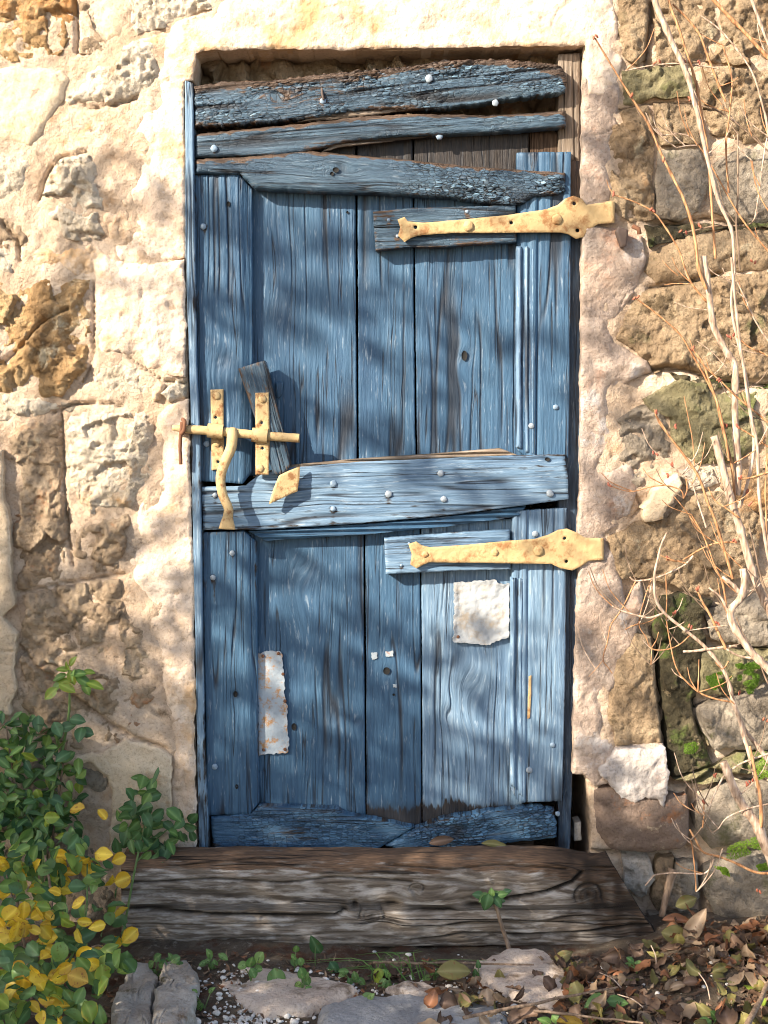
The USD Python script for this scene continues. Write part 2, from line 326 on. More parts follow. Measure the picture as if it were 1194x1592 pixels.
def wood(name, ramp, bare_ramp, bare=0.0, crack_dark=0.9, rough=0.5, bump=1.0, spec=0.26, tone=((0.75, 0.78, 0.82), (1.25, 1.2, 1.12)), chip=(34, 150), m1s=(13, 200), fleck=0.22, fcol=(0.40, 0.46, 0.51), fsc=(26, 200), frange=(0.60, 0.72), chips=False, line=62, dark=(0.016, 0.018, 0.024)):
    """Grained wood; 'grain' carries (along, across, board) in metres and 'wear' (bareness, crack, age)."""
    n = {'a': ('attribute', {'attribute': 'grain'}), 'w': ('attribute', {'attribute': 'wear'}), 'ws': ('separate_xyz', {}),
         'm1': ('mapping', {'scale': (*m1s, 13)}), 'n1': ('noise_texture', {'scale': 1.0, 'detail': 5.0, 'roughness': 0.6}),
         'm2': ('mapping', {'scale': (36, 520, 17)}), 'n2': ('noise_texture', {'scale': 1.0, 'detail': 3.0, 'roughness': 0.6}),
         'm3': ('mapping', {'scale': (2.6, 14, 19)}), 'n3': ('noise_texture', {'scale': 1.0, 'detail': 5.0, 'roughness': 0.6}),
         'm4': ('mapping', {'scale': (chip[0], chip[1], 23)}), 'n4': ('noise_texture', {'scale': 1.0, 'detail': 6.0, 'roughness': 0.65}),
         'r1': ('rgb_ramp', {'ramp': ramp}), 'r2': ('rgb_ramp', {'ramp': bare_ramp}),
         'r3': ('rgb_ramp', {'ramp': [(0.3, tone[0]), (0.7, tone[1])]}),
         'tx': ('mix', {'mix_type': 'multiply', 'fac': 1.0}),
         'mixn': ('mix_float', {'fac': 0.5, 'use_clamp': False}),
         'add': ('math', {'math_type': 'add'}), 'add2': ('math', {'math_type': 'add', 'value2': bare}),
         'bf': ('map_range', {'from_min': 0.62, 'from_max': 0.72, 'clamp': True}),
         'bx': ('mix', {'mix_type': 'mix'}),
         'm5': ('mapping', {'scale': (2.0, line, 29)}), 'n5': ('noise_texture', {'scale': 1.0, 'detail': 2.0, 'roughness': 0.45}),
         'k1': ('math', {'math_type': 'multiply', 'value2': 3.2}), 'k2': ('math', {'math_type': 'pingpong', 'value2': 0.5}), 'k3': ('map_range', {'from_min': 0.0, 'from_max': 0.085, 'to_min': 1.0, 'to_max': 0.0, 'clamp': True}),
         'm6': ('mapping', {'scale': (4.5, 42, 31)}), 'n6': ('noise_texture', {'scale': 1.0, 'detail': 3.0}), 'k4': ('map_range', {'from_min': 0.38, 'from_max': 0.52, 'to_min': 0.30, 'clamp': True}),
         'k5': ('math', {'math_type': 'multiply'}), 'k6': ('math', {'math_type': 'maximum'}), 'kb': ('bump', {'strength': bump, 'distance': 0.0022, 'invert': True}),
         'cm': ('math', {'math_type': 'multiply', 'value2': crack_dark}),
         'cx': ('mix', {'mix_type': 'mix', 'color2': dark}),
         'b1': ('bump', {'strength': bump, 'distance': 0.0022}), 'b2': ('bump', {'strength': bump, 'distance': 0.0009}),
         'b3': ('bump', {'strength': 0.6 * bump, 'distance': 0.0012}),
         'p': ('principled_bsdf', {'roughness': rough, 'specular_ior_level': spec})}
    l = [('a.vector', f'm{i}.vector') for i in (1, 2, 3, 4, 5, 6)] + [(f'm{i}.vector', f'n{i}.vector') for i in (1, 2, 3, 4, 5, 6)]
    l += [('w.vector', 'ws.vector'), ('n1.fac', 'r1.fac'), ('n2.fac', 'r2.fac'), ('n3.fac', 'r3.fac'), ('r1.color', 'tx.color1'), ('r3.color', 'tx.color2'),
          ('n1.fac', 'mixn.a'), ('n4.fac', 'mixn.b'), ('mixn.value', 'add.value1') if False else ('mixn.result', 'add.value1'), ('ws.x', 'add.value2'), ('add.value', 'add2.value1'), ('add2.value', 'bf.value'),
          ('bf.result', 'bx.fac'), ('tx.color', 'bx.color1'), ('r2.color', 'bx.color2'),
          ('n5.fac', 'k1.value1'), ('k1.value', 'k2.value1'), ('k2.value', 'k3.value'), ('n6.fac', 'k4.value'), ('k3.result', 'k5.value1'), ('k4.result', 'k5.value2'), ('k5.value', 'k6.value1'), ('ws.y', 'k6.value2'), ('k5.value', 'kb.height'), ('kb.normal', 'b1.normal'), ('k6.value', 'cm.value1'), ('cm.value', 'cx.fac'), ('bx.color', 'cx.color1'), ('cx.color', 'p.base_color'),
          ('n1.fac', 'b1.height'), ('n2.fac', 'b2.height'), ('b1.normal', 'b2.normal'), ('n4.fac', 'b3.height'), ('b2.normal', 'b3.normal'), ('b3.normal', 'p.normal')]
    # pale flecks, sun on raised grain put into paint colour; grey patches on beam
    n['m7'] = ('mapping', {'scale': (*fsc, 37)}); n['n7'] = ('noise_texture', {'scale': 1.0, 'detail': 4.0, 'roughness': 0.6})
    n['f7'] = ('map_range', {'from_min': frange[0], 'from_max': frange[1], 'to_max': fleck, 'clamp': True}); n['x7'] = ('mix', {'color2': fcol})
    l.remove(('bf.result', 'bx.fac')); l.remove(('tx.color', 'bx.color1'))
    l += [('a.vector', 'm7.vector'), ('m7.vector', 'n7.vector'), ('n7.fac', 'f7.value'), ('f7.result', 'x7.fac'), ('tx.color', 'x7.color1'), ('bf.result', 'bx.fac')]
    top = 'x7.color'
    if chips:                                   # paint crazed into square chips, each with its own tone
        n['m8'] = ('mapping', {'scale': (75, 190, 41)})
        n['v8'] = ('voronoi_texture', {'feature': 'distance_to_edge', 'scale': 1.0, 'randomness': 0.85}); n['v9'] = ('voronoi_texture', {'feature': 'f1', 'scale': 1.0, 'randomness': 0.85})
        n['e8'] = ('map_range', {'from_min': 0.01, 'from_max': 0.08, 'clamp': True}); n['c8'] = ('rgb_to_bw', {})
        n['r8'] = ('rgb_ramp', {'ramp': [(0.0, (0.5, 0.5, 0.52)), (0.45, (1.0, 1.0, 1.0)), (0.72, (1.9, 1.85, 1.8)), (1.0, (3.6, 3.4, 3.1))]})
        n['x8'] = ('mix', {'mix_type': 'multiply'}); n['x9'] = ('mix', {'mix_type': 'multiply', 'color2': (1, 1, 1)})
        n['i8'] = ('math', {'math_type': 'subtract', 'value1': 1.0}); n['j8'] = ('math', {'math_type': 'multiply'}); n['x10'] = ('mix', {'color2': (0.010, 0.009, 0.009)})
        n['b8'] = ('bump', {'strength': 1.0, 'distance': 0.003}); n['h8'] = ('math', {'math_type': 'multiply'})
        l += [('a.vector', 'm8.vector'), ('m8.vector', 'v8.vector'), ('m8.vector', 'v9.vector'), ('v8.distance', 'e8.value'), ('v9.color', 'c8.color'), ('c8.val', 'r8.fac'),
              (top, 'x8.color1'), ('r8.color', 'x8.color2'), ('ws.z', 'x8.fac'), ('e8.result', 'i8.value2'), ('i8.value', 'j8.value1'), ('ws.z', 'j8.value2'), ('j8.value', 'x10.fac'), ('x8.color', 'x10.color1'),
              ('e8.result', 'h8.value1'), ('ws.z', 'h8.value2'), ('h8.value', 'b8.height'), ('b8.normal', 'kb.normal')]
        top = 'x10.color'
    l.append((top, 'bx.color1'))
    return mat(name, n, l)

GREYWOOD = [(0.25, (0.05, 0.038, 0.030)), (0.5, (0.14, 0.11, 0.085)), (0.72, (0.28, 0.23, 0.19))]
BROWNWOOD = [(0.25, (0.022, 0.014, 0.010)), (0.5, (0.065, 0.040, 0.026)), (0.72, (0.14, 0.09, 0.06))]
BLUE = [(0.22, (0.020, 0.046, 0.084)), (0.44, (0.031, 0.073, 0.130)), (0.60, (0.040, 0.090, 0.155)), (0.74, (0.065, 0.119, 0.186)), (0.84, (0.176, 0.224, 0.281))]  # palest stop adds the glint of sun on raised grain
BLUE_SUNLIT = [(0.22, (0.048, 0.088, 0.140)), (0.42, (0.090, 0.150, 0.225)), (0.58, (0.128, 0.195, 0.275)), (0.70, (0.215, 0.285, 0.355)), (0.82, (0.40, 0.445, 0.485))]  # the blue lightened for door parts standing in sun
BLUED = [(0.24, (0.016, 0.029, 0.046)), (0.45, (0.034, 0.060, 0.090)), (0.60, (0.052, 0.088, 0.125)), (0.74, (0.105, 0.150, 0.195)), (0.84, (0.24, 0.285, 0.32))]
ROT = [(0.25, (0.007, 0.005, 0.004)), (0.5, (0.020, 0.014, 0.010)), (0.75, (0.055, 0.039, 0.029))]
wood('paint_blue', BLUE, ROT, -0.135, bump=0.8, fleck=0.32)
wood('paint_sunlit', BLUE_SUNLIT, ROT, -0.10, bump=0.8, fleck=0.5)  # lighter copy of the blue paint, sunlight mixed into its colour
wood('paint_chip', BLUE, ROT, -0.06, bump=1.1, fleck=0.3, chips=True)
wood('paint_rail', BLUED, BROWNWOOD, -0.02, crack_dark=0.92, chip=(60, 170), bump=1.2, chips=True, dark=(0.012, 0.010, 0.010))
wood('paint_shaded', [(0.26, (0.010, 0.015, 0.024)), (0.5, (0.024, 0.040, 0.066)), (0.75, (0.045, 0.08, 0.13))], BROWNWOOD, -0.05)  # blue darkened, door shadow on the right jamb put into the paint
wood('wood_bare', GREYWOOD, BROWNWOOD, -0.1, fleck=0.15, rough=0.85, spec=0.15, dark=(0.02, 0.014, 0.01))
wood('wood_rotten', BROWNWOOD, [(0.25, (0.012, 0.008, 0.006)), (0.7, (0.07, 0.042, 0.026))], 0.0, fleck=0.0, rough=0.9, spec=0.1, dark=(0.01, 0.007, 0.005))
wood('beam_wood', [(0.25, (0.055, 0.043, 0.034)), (0.45, (0.140, 0.113, 0.091)), (0.60, (0.23, 0.195, 0.163)), (0.75, (0.33, 0.29, 0.255))], [(0.25, (0.03, 0.022, 0.016)), (0.7, (0.17, 0.10, 0.06))], -0.05, rough=0.85, spec=0.2, crack_dark=0.95, tone=((0.62, 0.60, 0.57), (1.25, 1.22, 1.18)), chip=(14, 60), m1s=(14, 130), fleck=0.8, fcol=(0.40, 0.36, 0.32), fsc=(15, 62), frange=(0.49, 0.64), line=30, bump=1.4, dark=(0.012, 0.009, 0.007))

def metal(name, col, col2, rust_lo, rust_hi, rough=0.55, sc=26.0, rust=(0.27, 0.10, 0.03), dist=0.0025, spec=0.4):
    return mat(name, {
        'g': ('geometry', {}), 'n1': ('noise_texture', {'scale': 60.0, 'detail': 4.0}), 'x1': ('mix', {'color1': col, 'color2': col2}),
        'n2': ('noise_texture', {'scale': sc, 'detail': 7.0, 'roughness': 0.7}), 'f': ('map_range', {'from_min': rust_lo, 'from_max': rust_hi, 'clamp': True}),
        'x2': ('mix', {'color2': rust}), 'n3': ('noise_texture', {'scale': 260.0, 'detail': 3.0}), 'b': ('bump', {'strength': 0.5, 'distance': dist * 0.5}),
        'b0': ('bump', {'strength': 0.6, 'distance': dist}),
        'p': ('principled_bsdf', {'roughness': rough, 'specular_ior_level': spec})},
        [('g.position', 'n1.vector'), ('g.position', 'n2.vector'), ('g.position', 'n3.vector'), ('n1.fac', 'x1.fac'), ('n2.fac', 'f.value'), ('f.result', 'x2.fac'), ('x1.color', 'x2.color1'),
         ('x2.color', 'p.base_color'), ('n1.fac', 'b0.height'), ('n3.fac', 'b.height'), ('b0.normal', 'b.normal'), ('b.normal', 'p.normal')])

metal('ochre_paint', (0.33, 0.22, 0.10), (0.41, 0.295, 0.15), 0.50, 0.64, rust=(0.22, 0.105, 0.04), sc=30, rough=0.7, spec=0.25)
metal('ochre_worn', (0.33, 0.225, 0.105), (0.43, 0.315, 0.165), 0.51, 0.63, sc=44, rust=(0.19, 0.09, 0.035), rough=0.7, spec=0.25)
metal('zinc', (0.16, 0.19, 0.22), (0.28, 0.31, 0.34), 0.70, 0.80, rough=0.45)
metal('painted_head', (0.10, 0.155, 0.22), (0.22, 0.28, 0.34), 0.62, 0.75, rough=0.5)
metal('rust', (0.085, 0.035, 0.018), (0.16, 0.068, 0.032), 0.6, 0.7, rough=0.9)
metal('iron_dark', (0.045, 0.03, 0.025), (0.09, 0.06, 0.045), 0.6, 0.7, rough=0.7)
metal('scrap', (0.24, 0.28, 0.31), (0.34, 0.37, 0.39), 0.6, 0.72, rough=0.7)
metal('sheet_white', (0.22, 0.235, 0.25), (0.35, 0.355, 0.355), 0.50, 0.64, rough=0.7, sc=26, rust=(0.27, 0.225, 0.175))
metal('sheet_rusty', (0.23, 0.27, 0.31), (0.34, 0.38, 0.41), 0.51, 0.62, rough=0.6, sc=46, rust=(0.33, 0.17, 0.06))
mat('hole_black', {'p': ('principled_bsdf', {'base_color': (0.008, 0.007, 0.006), 'roughness': 1.0})}, [])

def leafmat(name, a, b, spot=None, rough=0.45, trans=0.35, rim=None):
    n = {'o': ('object_info', {}), 'g': ('geometry', {}), 'x': ('mix', {'color1': a, 'color2': b}),
         'nz': ('noise_texture', {'scale': 42.0, 'detail': 5.0}), 'mf': ('mix_float', {'fac': 0.62}), 'f0': ('map_range', {'from_min': 0.25, 'from_max': 0.75, 'clamp': True}),
         'n2': ('noise_texture', {'scale': 160.0, 'detail': 3.0}), 'f': ('map_range', {'from_min': 0.60, 'from_max': 0.68, 'clamp': True}), 'x2': ('mix', {'color2': spot or a}),
         'b': ('bump', {'strength': 0.4, 'distance': 0.002}),
         'p': ('principled_bsdf', {'roughness': rough, 'specular_ior_level': 0.4}), 't': ('translucent_bsdf', {}), 'mx': ('mix_closure', {'fac': trans})}
    n['ra'] = ('attribute', {'attribute': 'rib'}); n['rs'] = ('separate_xyz', {}); n['rp'] = ('math', {'math_type': 'power', 'value2': 2.6}); n['rm'] = ('math', {'math_type': 'multiply', 'value2': 0.55})
    n['x3'] = ('mix', {'color2': tuple(min(1, 0.06 + 1.5 * q) for q in b)}); n['ep'] = ('math', {'math_type': 'multiply'}); n['ef'] = ('map_range', {'from_min': 0.40, 'from_max': 0.58, 'clamp': True}); n['x4'] = ('mix', {'color2': rim or tuple(q * 0.5 for q in a)})
    l = [('ra.vector', 'rs.vector'), ('rs.x', 'rp.value1'), ('rp.value', 'rm.value1'), ('rm.value', 'x3.fac'), ('x2.color', 'x3.color1'), ('rs.y', 'ep.value1'), ('nz.fac', 'ep.value2'), ('ep.value', 'ef.value'), ('ef.result', 'x4.fac'), ('x3.color', 'x4.color1')]
    l += [('g.position', 'nz.vector'), ('g.position', 'n2.vector'), ('o.random', 'mf.a'), ('nz.fac', 'mf.b'), ('mf.result', 'f0.value'), ('f0.result', 'x.fac'), ('n2.fac', 'f.value'), ('f.result', 'x2.fac'),
         ('x.color', 'x2.color1'), ('x4.color', 'p.base_color'), ('x4.color', 't.color'), ('nz.fac', 'b.height'), ('b.normal', 'p.normal'), ('p.BSDF', 'mx.closure1'), ('t.BSDF', 'mx.closure2')]
    return mat(name, n, l, surface='mx.closure')

leafmat('leaf_dark', (0.032, 0.085, 0.028), (0.075, 0.155, 0.052), (0.06, 0.09, 0.03))
leafmat('leaf_green', (0.060, 0.140, 0.034), (0.15, 0.245, 0.058), (0.12, 0.15, 0.03))
leafmat('leaf_lime', (0.13, 0.22, 0.03), (0.24, 0.30, 0.04), (0.20, 0.15, 0.03), rim=(0.40, 0.33, 0.04))
leafmat('leaf_yellow', (0.50, 0.30, 0.018), (0.66, 0.47, 0.035), (0.42, 0.20, 0.02), rim=(0.26, 0.11, 0.025))
leafmat('leaf_orange', (0.38, 0.19, 0.025), (0.50, 0.33, 0.035), (0.20, 0.06, 0.02))
leafmat('litter_brown', (0.06, 0.034, 0.020), (0.125, 0.072, 0.042), (0.06, 0.03, 0.02), 0.7, 0.15)
leafmat('litter_tan', (0.17, 0.115, 0.07), (0.27, 0.19, 0.12), (0.18, 0.10, 0.06), 0.7, 0.15)
leafmat('litter_rust', (0.13, 0.052, 0.022), (0.23, 0.095, 0.04), (0.12, 0.05, 0.02), 0.65, 0.2)
leafmat('litter_olive', (0.11, 0.095, 0.028), (0.20, 0.17, 0.05), (0.18, 0.09, 0.03), 0.6, 0.25)
leafmat('moss', (0.085, 0.17, 0.012), (0.21, 0.34, 0.03), None, 0.9, 0.3)
leafmat('grass', (0.07, 0.15, 0.03), (0.12, 0.22, 0.05), None, 0.5, 0.3)

def bark(name, a, b, c):
    mat(name, {'g': ('geometry', {}), 'm': ('mapping', {'scale': (1, 1, 0.25)}), 'n': ('noise_texture', {'scale': 160.0, 'detail': 4.0}), 'r': ('rgb_ramp', {'ramp': [(0.3, a), (0.5, b), (0.7, c)]}),
               'b': ('bump', {'strength': 0.7, 'distance': 0.002}), 'p': ('principled_bsdf', {'roughness': 0.65, 'specular_ior_level': 0.3})},
        [('g.position', 'm.vector'), ('m.vector', 'n.vector'), ('n.fac', 'r.fac'), ('r.color', 'p.base_color'), ('n.fac', 'b.height'), ('b.normal', 'p.normal')])
bark('bark_pale', (0.14, 0.09, 0.06), (0.32, 0.225, 0.16), (0.48, 0.375, 0.295))
bark('bark_orange', (0.12, 0.052, 0.022), (0.31, 0.15, 0.065), (0.44, 0.255, 0.13))
bark('bark_brown', (0.07, 0.045, 0.03), (0.15, 0.10, 0.065), (0.23, 0.16, 0.11))
bark('stem_green', (0.05, 0.09, 0.02), (0.09, 0.14, 0.04), (0.12, 0.16, 0.06))
bark('bud_red', (0.12, 0.03, 0.02), (0.23, 0.065, 0.038), (0.30, 0.12, 0.06))

# ------------------------------------------------------------------ the ground
gx, gy = np.meshgrid(np.concatenate([np.linspace(-60, -2, 24), np.linspace(-1.7, 1.7, 240), np.linspace(2, 60, 24)]), np.concatenate([np.linspace(-60, -3, 20), np.linspace(-2.6, 0.2, 200), np.linspace(0.5, 40, 10)]))
near = np.clip(1 - np.hypot(gx, gy + 0.6) / 3, 0, 1)
gz = (F2(gx, gy, 3.0, seed=3) * 0.07 + F2(gx, gy, 22.0, seed=4) * 0.035) * near - 0.02 * near + 0.05 * np.exp(-((gx - 0.75) / 0.3) ** 2 - ((gy + 0.25) / 0.25) ** 2)
n_r, n_c = gx.shape
i, j = np.meshgrid(np.arange(n_r - 1), np.arange(n_c - 1), indexing='ij'); k = (i * n_c + j).ravel()
ground_v = np.stack([gx.ravel(), gy.ravel(), gz.ravel()], 1)
ground_f = np.vstack([np.stack([k, k + 1, k + n_c + 1], 1), np.stack([k, k + n_c + 1, k + n_c], 1)])
obj('ground', (ground_v, ground_f), 'soil', kind='structure')
_gt = cKDTree(ground_v[:, :2])
def ground_z(x, y):
    d, q = _gt.query(np.array([x, y]), k=3)
    w = 1 / (d + 1e-6)
    return float((ground_v[q, 2] * w).sum() / w.sum())

CRACKS = [([(93, 640), (96, 700), (98, 760), (102, 800), (106, 850), (112, 880)], .0035, .016), ([(22, 922), (60, 917), (100, 908), (150, 900), (192, 893)], .003, .014), ([(80, 642), (110, 630), (146, 626), (190, 632)], .0035, .016), ([(0, 345), (26, 372), (30, 404)], .004, .018), ([(200, 556), (226, 574), (250, 590), (290, 597)], .003, .014),
    ([(995, 578), (1040, 570), (1080, 577), (1110, 590), (1194, 598)], .005, .030), ([(1018, 980), (1026, 1050), (1030, 1110), (1038, 1168), (1046, 1215)], .005, .026), ([(1016, 0), (1013, 50), (1008, 90), (1016, 104)], .006, .03), ([(1082, 1090), (1088, 1130), (1112, 1185)], .005, .025), ([(1040, 1218), (1070, 1226), (1110, 1204), (1150, 1212), (1194, 1214)], .007, .04), ([(1078, 1236), (1080, 1290), (1076, 1328)], .006, .035), ([(920, 1226), (960, 1222), (1000, 1238)], .003, .016),
    ([(1020, 345), (1060, 345), (1100, 335), (1160, 346)], .005, .025), ([(30, 1010), (70, 1048), (120, 1088), (170, 1128), (210, 1150), (256, 1166)], .005, .018), ([(70, 1030), (110, 1050), (150, 1090)], .004, .010), ([(106, 150), (140, 166), (176, 162), (212, 150)], .003, .012), ([(58, 310), (76, 262), (92, 244), (132, 234)], .0035, .014), ([(143, 440), (145, 500), (146, 550), (130, 592)], .003, .014), ([(0, 566), (30, 540), (60, 505), (104, 480)], .004, .014), ([(116, 0), (119, 40), (118, 80)], .004, .016), ([(920, 1330), (1000, 1334), (1060, 1330), (1090, 1334)], .006, .035), ([(1090, 1330), (1094, 1380), (1100, 1430)], .006, .03), ([(960, 170), (1010, 156), (1080, 156)], .004, .016), ([(985, 765), (1000, 790), (985, 806)], .004, .014), ([(1010, 446), (1060, 440), (1120, 426)], .004, .018), ([(1104, 1000), (1150, 1008), (1194, 1014)], .005, .02)]
CRACKS = [(LineString([tuple(q) for q in xz(a)]), w, dp) for a, w, dp in CRACKS]
def grooves(x, z):
    out = np.zeros_like(x); P_ = None
    qx, qz = x + 0.004 * F2(x, z, 30, seed=91), z + 0.004 * F2(x, z, 30, seed=92)
    for ln, w, dp in CRACKS:
        a, b, c, d = ln.bounds
        k = (qx > a - .02) & (qx < c + .02) & (qz > b - .02) & (qz < d + .02)
        if k.any():
            dist = shapely.distance(ln, shapely.points(np.stack([qx[k], qz[k]], 1)))
            out[k] = np.maximum(out[k], dp * np.exp(-(dist / w) ** 2))
    return out

# ------------------------------------------------------------------ the wall: mortar bed, stones, plaster
wall = thing('stone_wall', (0, 0.1, 0), 'old rubble stone wall with patches of cream and pinkish plaster around the blue door', 'wall')
OPEN = [(298, 79), (420, 76), (600, 76), (760, 73), (908, 70), (906, 300), (904, 700), (897, 1000), (890, 1203), (906, 1204), (916, 1222), (921, 1312), (921, 1560), (306, 1560), (304, 1300), (300, 900), (291, 640), (288, 127), (300, 122)]
outer = np.array([[-1.75, -0.25], [1.75, -0.25], [1.75, 2.75], [-1.75, 2.75]])
def h_mortar(x, z, d):
    return F2(x, z, 5, seed=1) * 0.022 + F2(x, z, 20, seed=2) * 0.024 + F2(x, z, 60, seed=4) * 0.010 + F2(x, z, 90, seed=5) * 0.008 + rounded(d, 0.02) * 0.5 - grooves(x, z) - 0.036 * sm(at(940, 0)[0], at(1010, 0)[0], x) * (0.35 + 0.65 * sm(at(0, 700)[2], at(0, 1000)[2], z))
v, f, _ = slab(outer, 0.009, 0.25, h_mortar, 0.0062, 0.0062, jag=0.004, holes=[xz(OPEN)], seed=1, back=0.30)
obj('mortar', (v, f), 'mortar', wall)
bk = [[-1.75, 0.32, -0.2], [1.75, 0.32, -0.2], [1.75, 0.32, 2.7], [-1.75, 0.32, 2.7]]
bx = trimesh.creation.box((3.5, 0.06, 3.0)); bx.apply_translation((0, 0.33, 1.25))
obj('inner_wall', bx, 'rubble_dark', wall, smooth=False)

def h_stone(seed, proud, r, rough, pit=0.0, tilt=(0, 0), smooth=1.0):
    def h(x, z, d):
        b = proud * 0.55 - proud * 0.7 * np.exp(-d / (r * 0.5))
        b = b + F2(x, z, 7, seed=seed) * 0.022 * rough + F2(x, z, 28, seed=seed + 1) * 0.016 * rough * smooth + F2(x, z, 75, seed=seed + 2) * 0.011 * rough * smooth + F2(x, z, 170, seed=seed + 7) * 0.006 * rough * smooth
        b = b + (facets(x, z, 0.075, seed + 3, 0.20) + facets(x, z, 0.030, seed + 4, 0.16)) * min(pit, 1.2) * 0.5
        b = b - pit * 0.006 * sm(0.08, 0.30, N2(x, z, 55, 75, seed=seed + 6)) * (0.5 + noise(np.stack([x * 9, z * 9, x * 0], -1), seed))
        b = b - grooves(x, z)
        return b + (x - x.mean()) * tilt[0] + (z - z.mean()) * tilt[1]
    return h

def stone(pts, m, proud=0.014, r=0.03, rough=1.0, pit=0.6, jag=0.009, res=0.0038, tilt=(0, 0), smooth=1.0, name='stone', label=None, y=0.012):
    seed = len(stones) + 20; stones.append(1)
    v, f, _ = slab(xz(pts), y, 0.05, h_stone(seed, proud, r, rough, pit, tilt, smooth), res, res, jag=jag, jfreq=38, seed=seed)
    return obj(name, (v, f), m, wall, label=label)
stones = []

# left of the door
stone([(-60, -40), (112, -40), (120, 40), (116, 78), (100, 95), (60, 92), (0, 96), (-60, 96)], 'stone_ochre', pit=1.0)
stone([(136, -40), (192, -40), (197, 36), (186, 56), (164, 62), (146, 42), (138, 10)], 'plaster_tan', proud=0.016, rough=0.4, pit=0.1)
stone([(120, -40), (134, -40), (137, 12), (146, 46), (166, 68), (150, 84), (120, 84), (122, 40)], 'stone_brown', proud=0.006)
stone([(200, -40), (330, -40), (330, 10), (250, 40), (212, 52), (200, 30)], 'stone_cream', rough=1.1, pit=0.8)
stone([(-60, 104), (50, 100), (95, 106), (107, 120), (97, 150), (76, 186), (60, 214), (46, 228), (20, 222), (-60, 230)], 'plaster_tan', proud=0.018, rough=0.45, pit=0.1, r=0.012, jag=0.006)
stone([(108, 132), (160, 88), (205, 62), (244, 58), (252, 90), (236, 138), (212, 150), (166, 164), (160, 156), (106, 164), (100, 154)], 'stone_cream', proud=0.024, pit=0.9, r=0.02)
stone([(56, 232), (76, 196), (98, 168), (160, 166), (208, 158), (200, 230), (196, 280), (180, 300), (160, 252), (132, 234), (92, 244), (76, 258)], 'stone_pink', proud=0.004, rough=0.5, pit=0.15)
stone([(74, 268), (90, 245), (130, 234), (150, 250), (160, 285), (170, 312), (152, 330), (164, 362), (135, 376), (100, 370), (74, 345), (60, 312)], 'stone_cream', proud=0.024, pit=1.0, r=0.025)
stone([(172, 300), (196, 290), (196, 370), (172, 384), (166, 352), (156, 332)], 'stone_pink', proud=0.012)
stone([(-60, 236), (36, 230), (58, 256), (40, 280), (28, 300), (30, 320), (-60, 330)], 'stone_cream', proud=0.022, rough=0.8, pit=0.5)
stone([(-60, 334), (24, 326), (40, 352), (46, 374), (22, 384), (0, 386), (-60, 400)], 'stone_brown', proud=0.008)
stone([(-60, 392), (2, 386), (22, 400), (18, 424), (-60, 428)], 'stone_cream', proud=0.018)
stone([(-60, 434), (40, 428), (105, 430), (138, 434), (143, 480), (144, 546), (130, 592), (96, 620), (50, 612), (-60, 608)], 'stone_ochre', proud=0.026, rough=1.3, pit=1.3, r=0.03)
stone([(-60, 612), (40, 614), (86, 622), (90, 634), (60, 646), (20, 654), (-60, 664)], 'stone_cream', proud=0.016, rough=0.8)
stone([(146, 562), (190, 552), (226, 570), (236, 602), (230, 624), (148, 624), (142, 606)], 'stone_cream', proud=0.020, rough=0.9, pit=0.9)
stone([(94, 626), (112, 624), (128, 630), (106, 640), (94, 636)], 'stone_grey', proud=0.004)
stone([(232, 600), (246, 588), (254, 600), (248, 622), (236, 622)], 'stone_pink', proud=0.016, tilt=(0.4, 0), r=0.01)
stone([(250, 612), (274, 588), (290, 590), (288, 618), (262, 626)], 'stone_cream', proud=0.018, tilt=(-0.4, 0.2), r=0.008)
stone([(250, 588), (272, 586), (254, 606)], 'stone_brown', proud=0.004, r=0.01)
stone([(96, 652), (140, 632), (230, 636), (242, 700), (228, 752), (206, 790), (158, 800), (114, 806), (112, 770), (100, 738), (104, 690)], 'stone_cream', proud=0.024, rough=1.2, pit=1.1, r=0.03)
stone([(8, 676), (52, 644), (92, 650), (100, 690), (96, 738), (106, 790), (104, 846), (96, 908), (60, 916), (24, 920), (18, 850), (6, 760)], 'stone_brown', proud=0.022, rough=1.2, pit=1.0, r=0.03)
stone([(108, 812), (160, 804), (200, 798), (206, 850), (190, 890), (120, 900), (102, 902), (106, 850)], 'stone_brown', proud=0.024, rough=1.3, pit=1.2)
stone([(24, 928), (100, 910), (186, 898), (204, 930), (226, 990), (240, 1040), (262, 1150), (220, 1150), (160, 1168), (90, 1172), (22, 1090), (26, 1000)], 'stone_brown', proud=0.024, rough=1.5, pit=1.3, r=0.035, tilt=(0.0, 0.04))
stone([(-60, 1180), (98, 1178), (104, 1230), (90, 1300), (-60, 1300)], 'stone_grey', proud=0.014)
stone([(104, 1196), (140, 1188), (168, 1210), (164, 1232), (106, 1232)], 'stone_grey', proud=0.016)
stone([(-60, 1306), (110, 1306), (150, 1320), (180, 1400), (160, 1480), (-60, 1480)], 'stone_grey', proud=0.016)
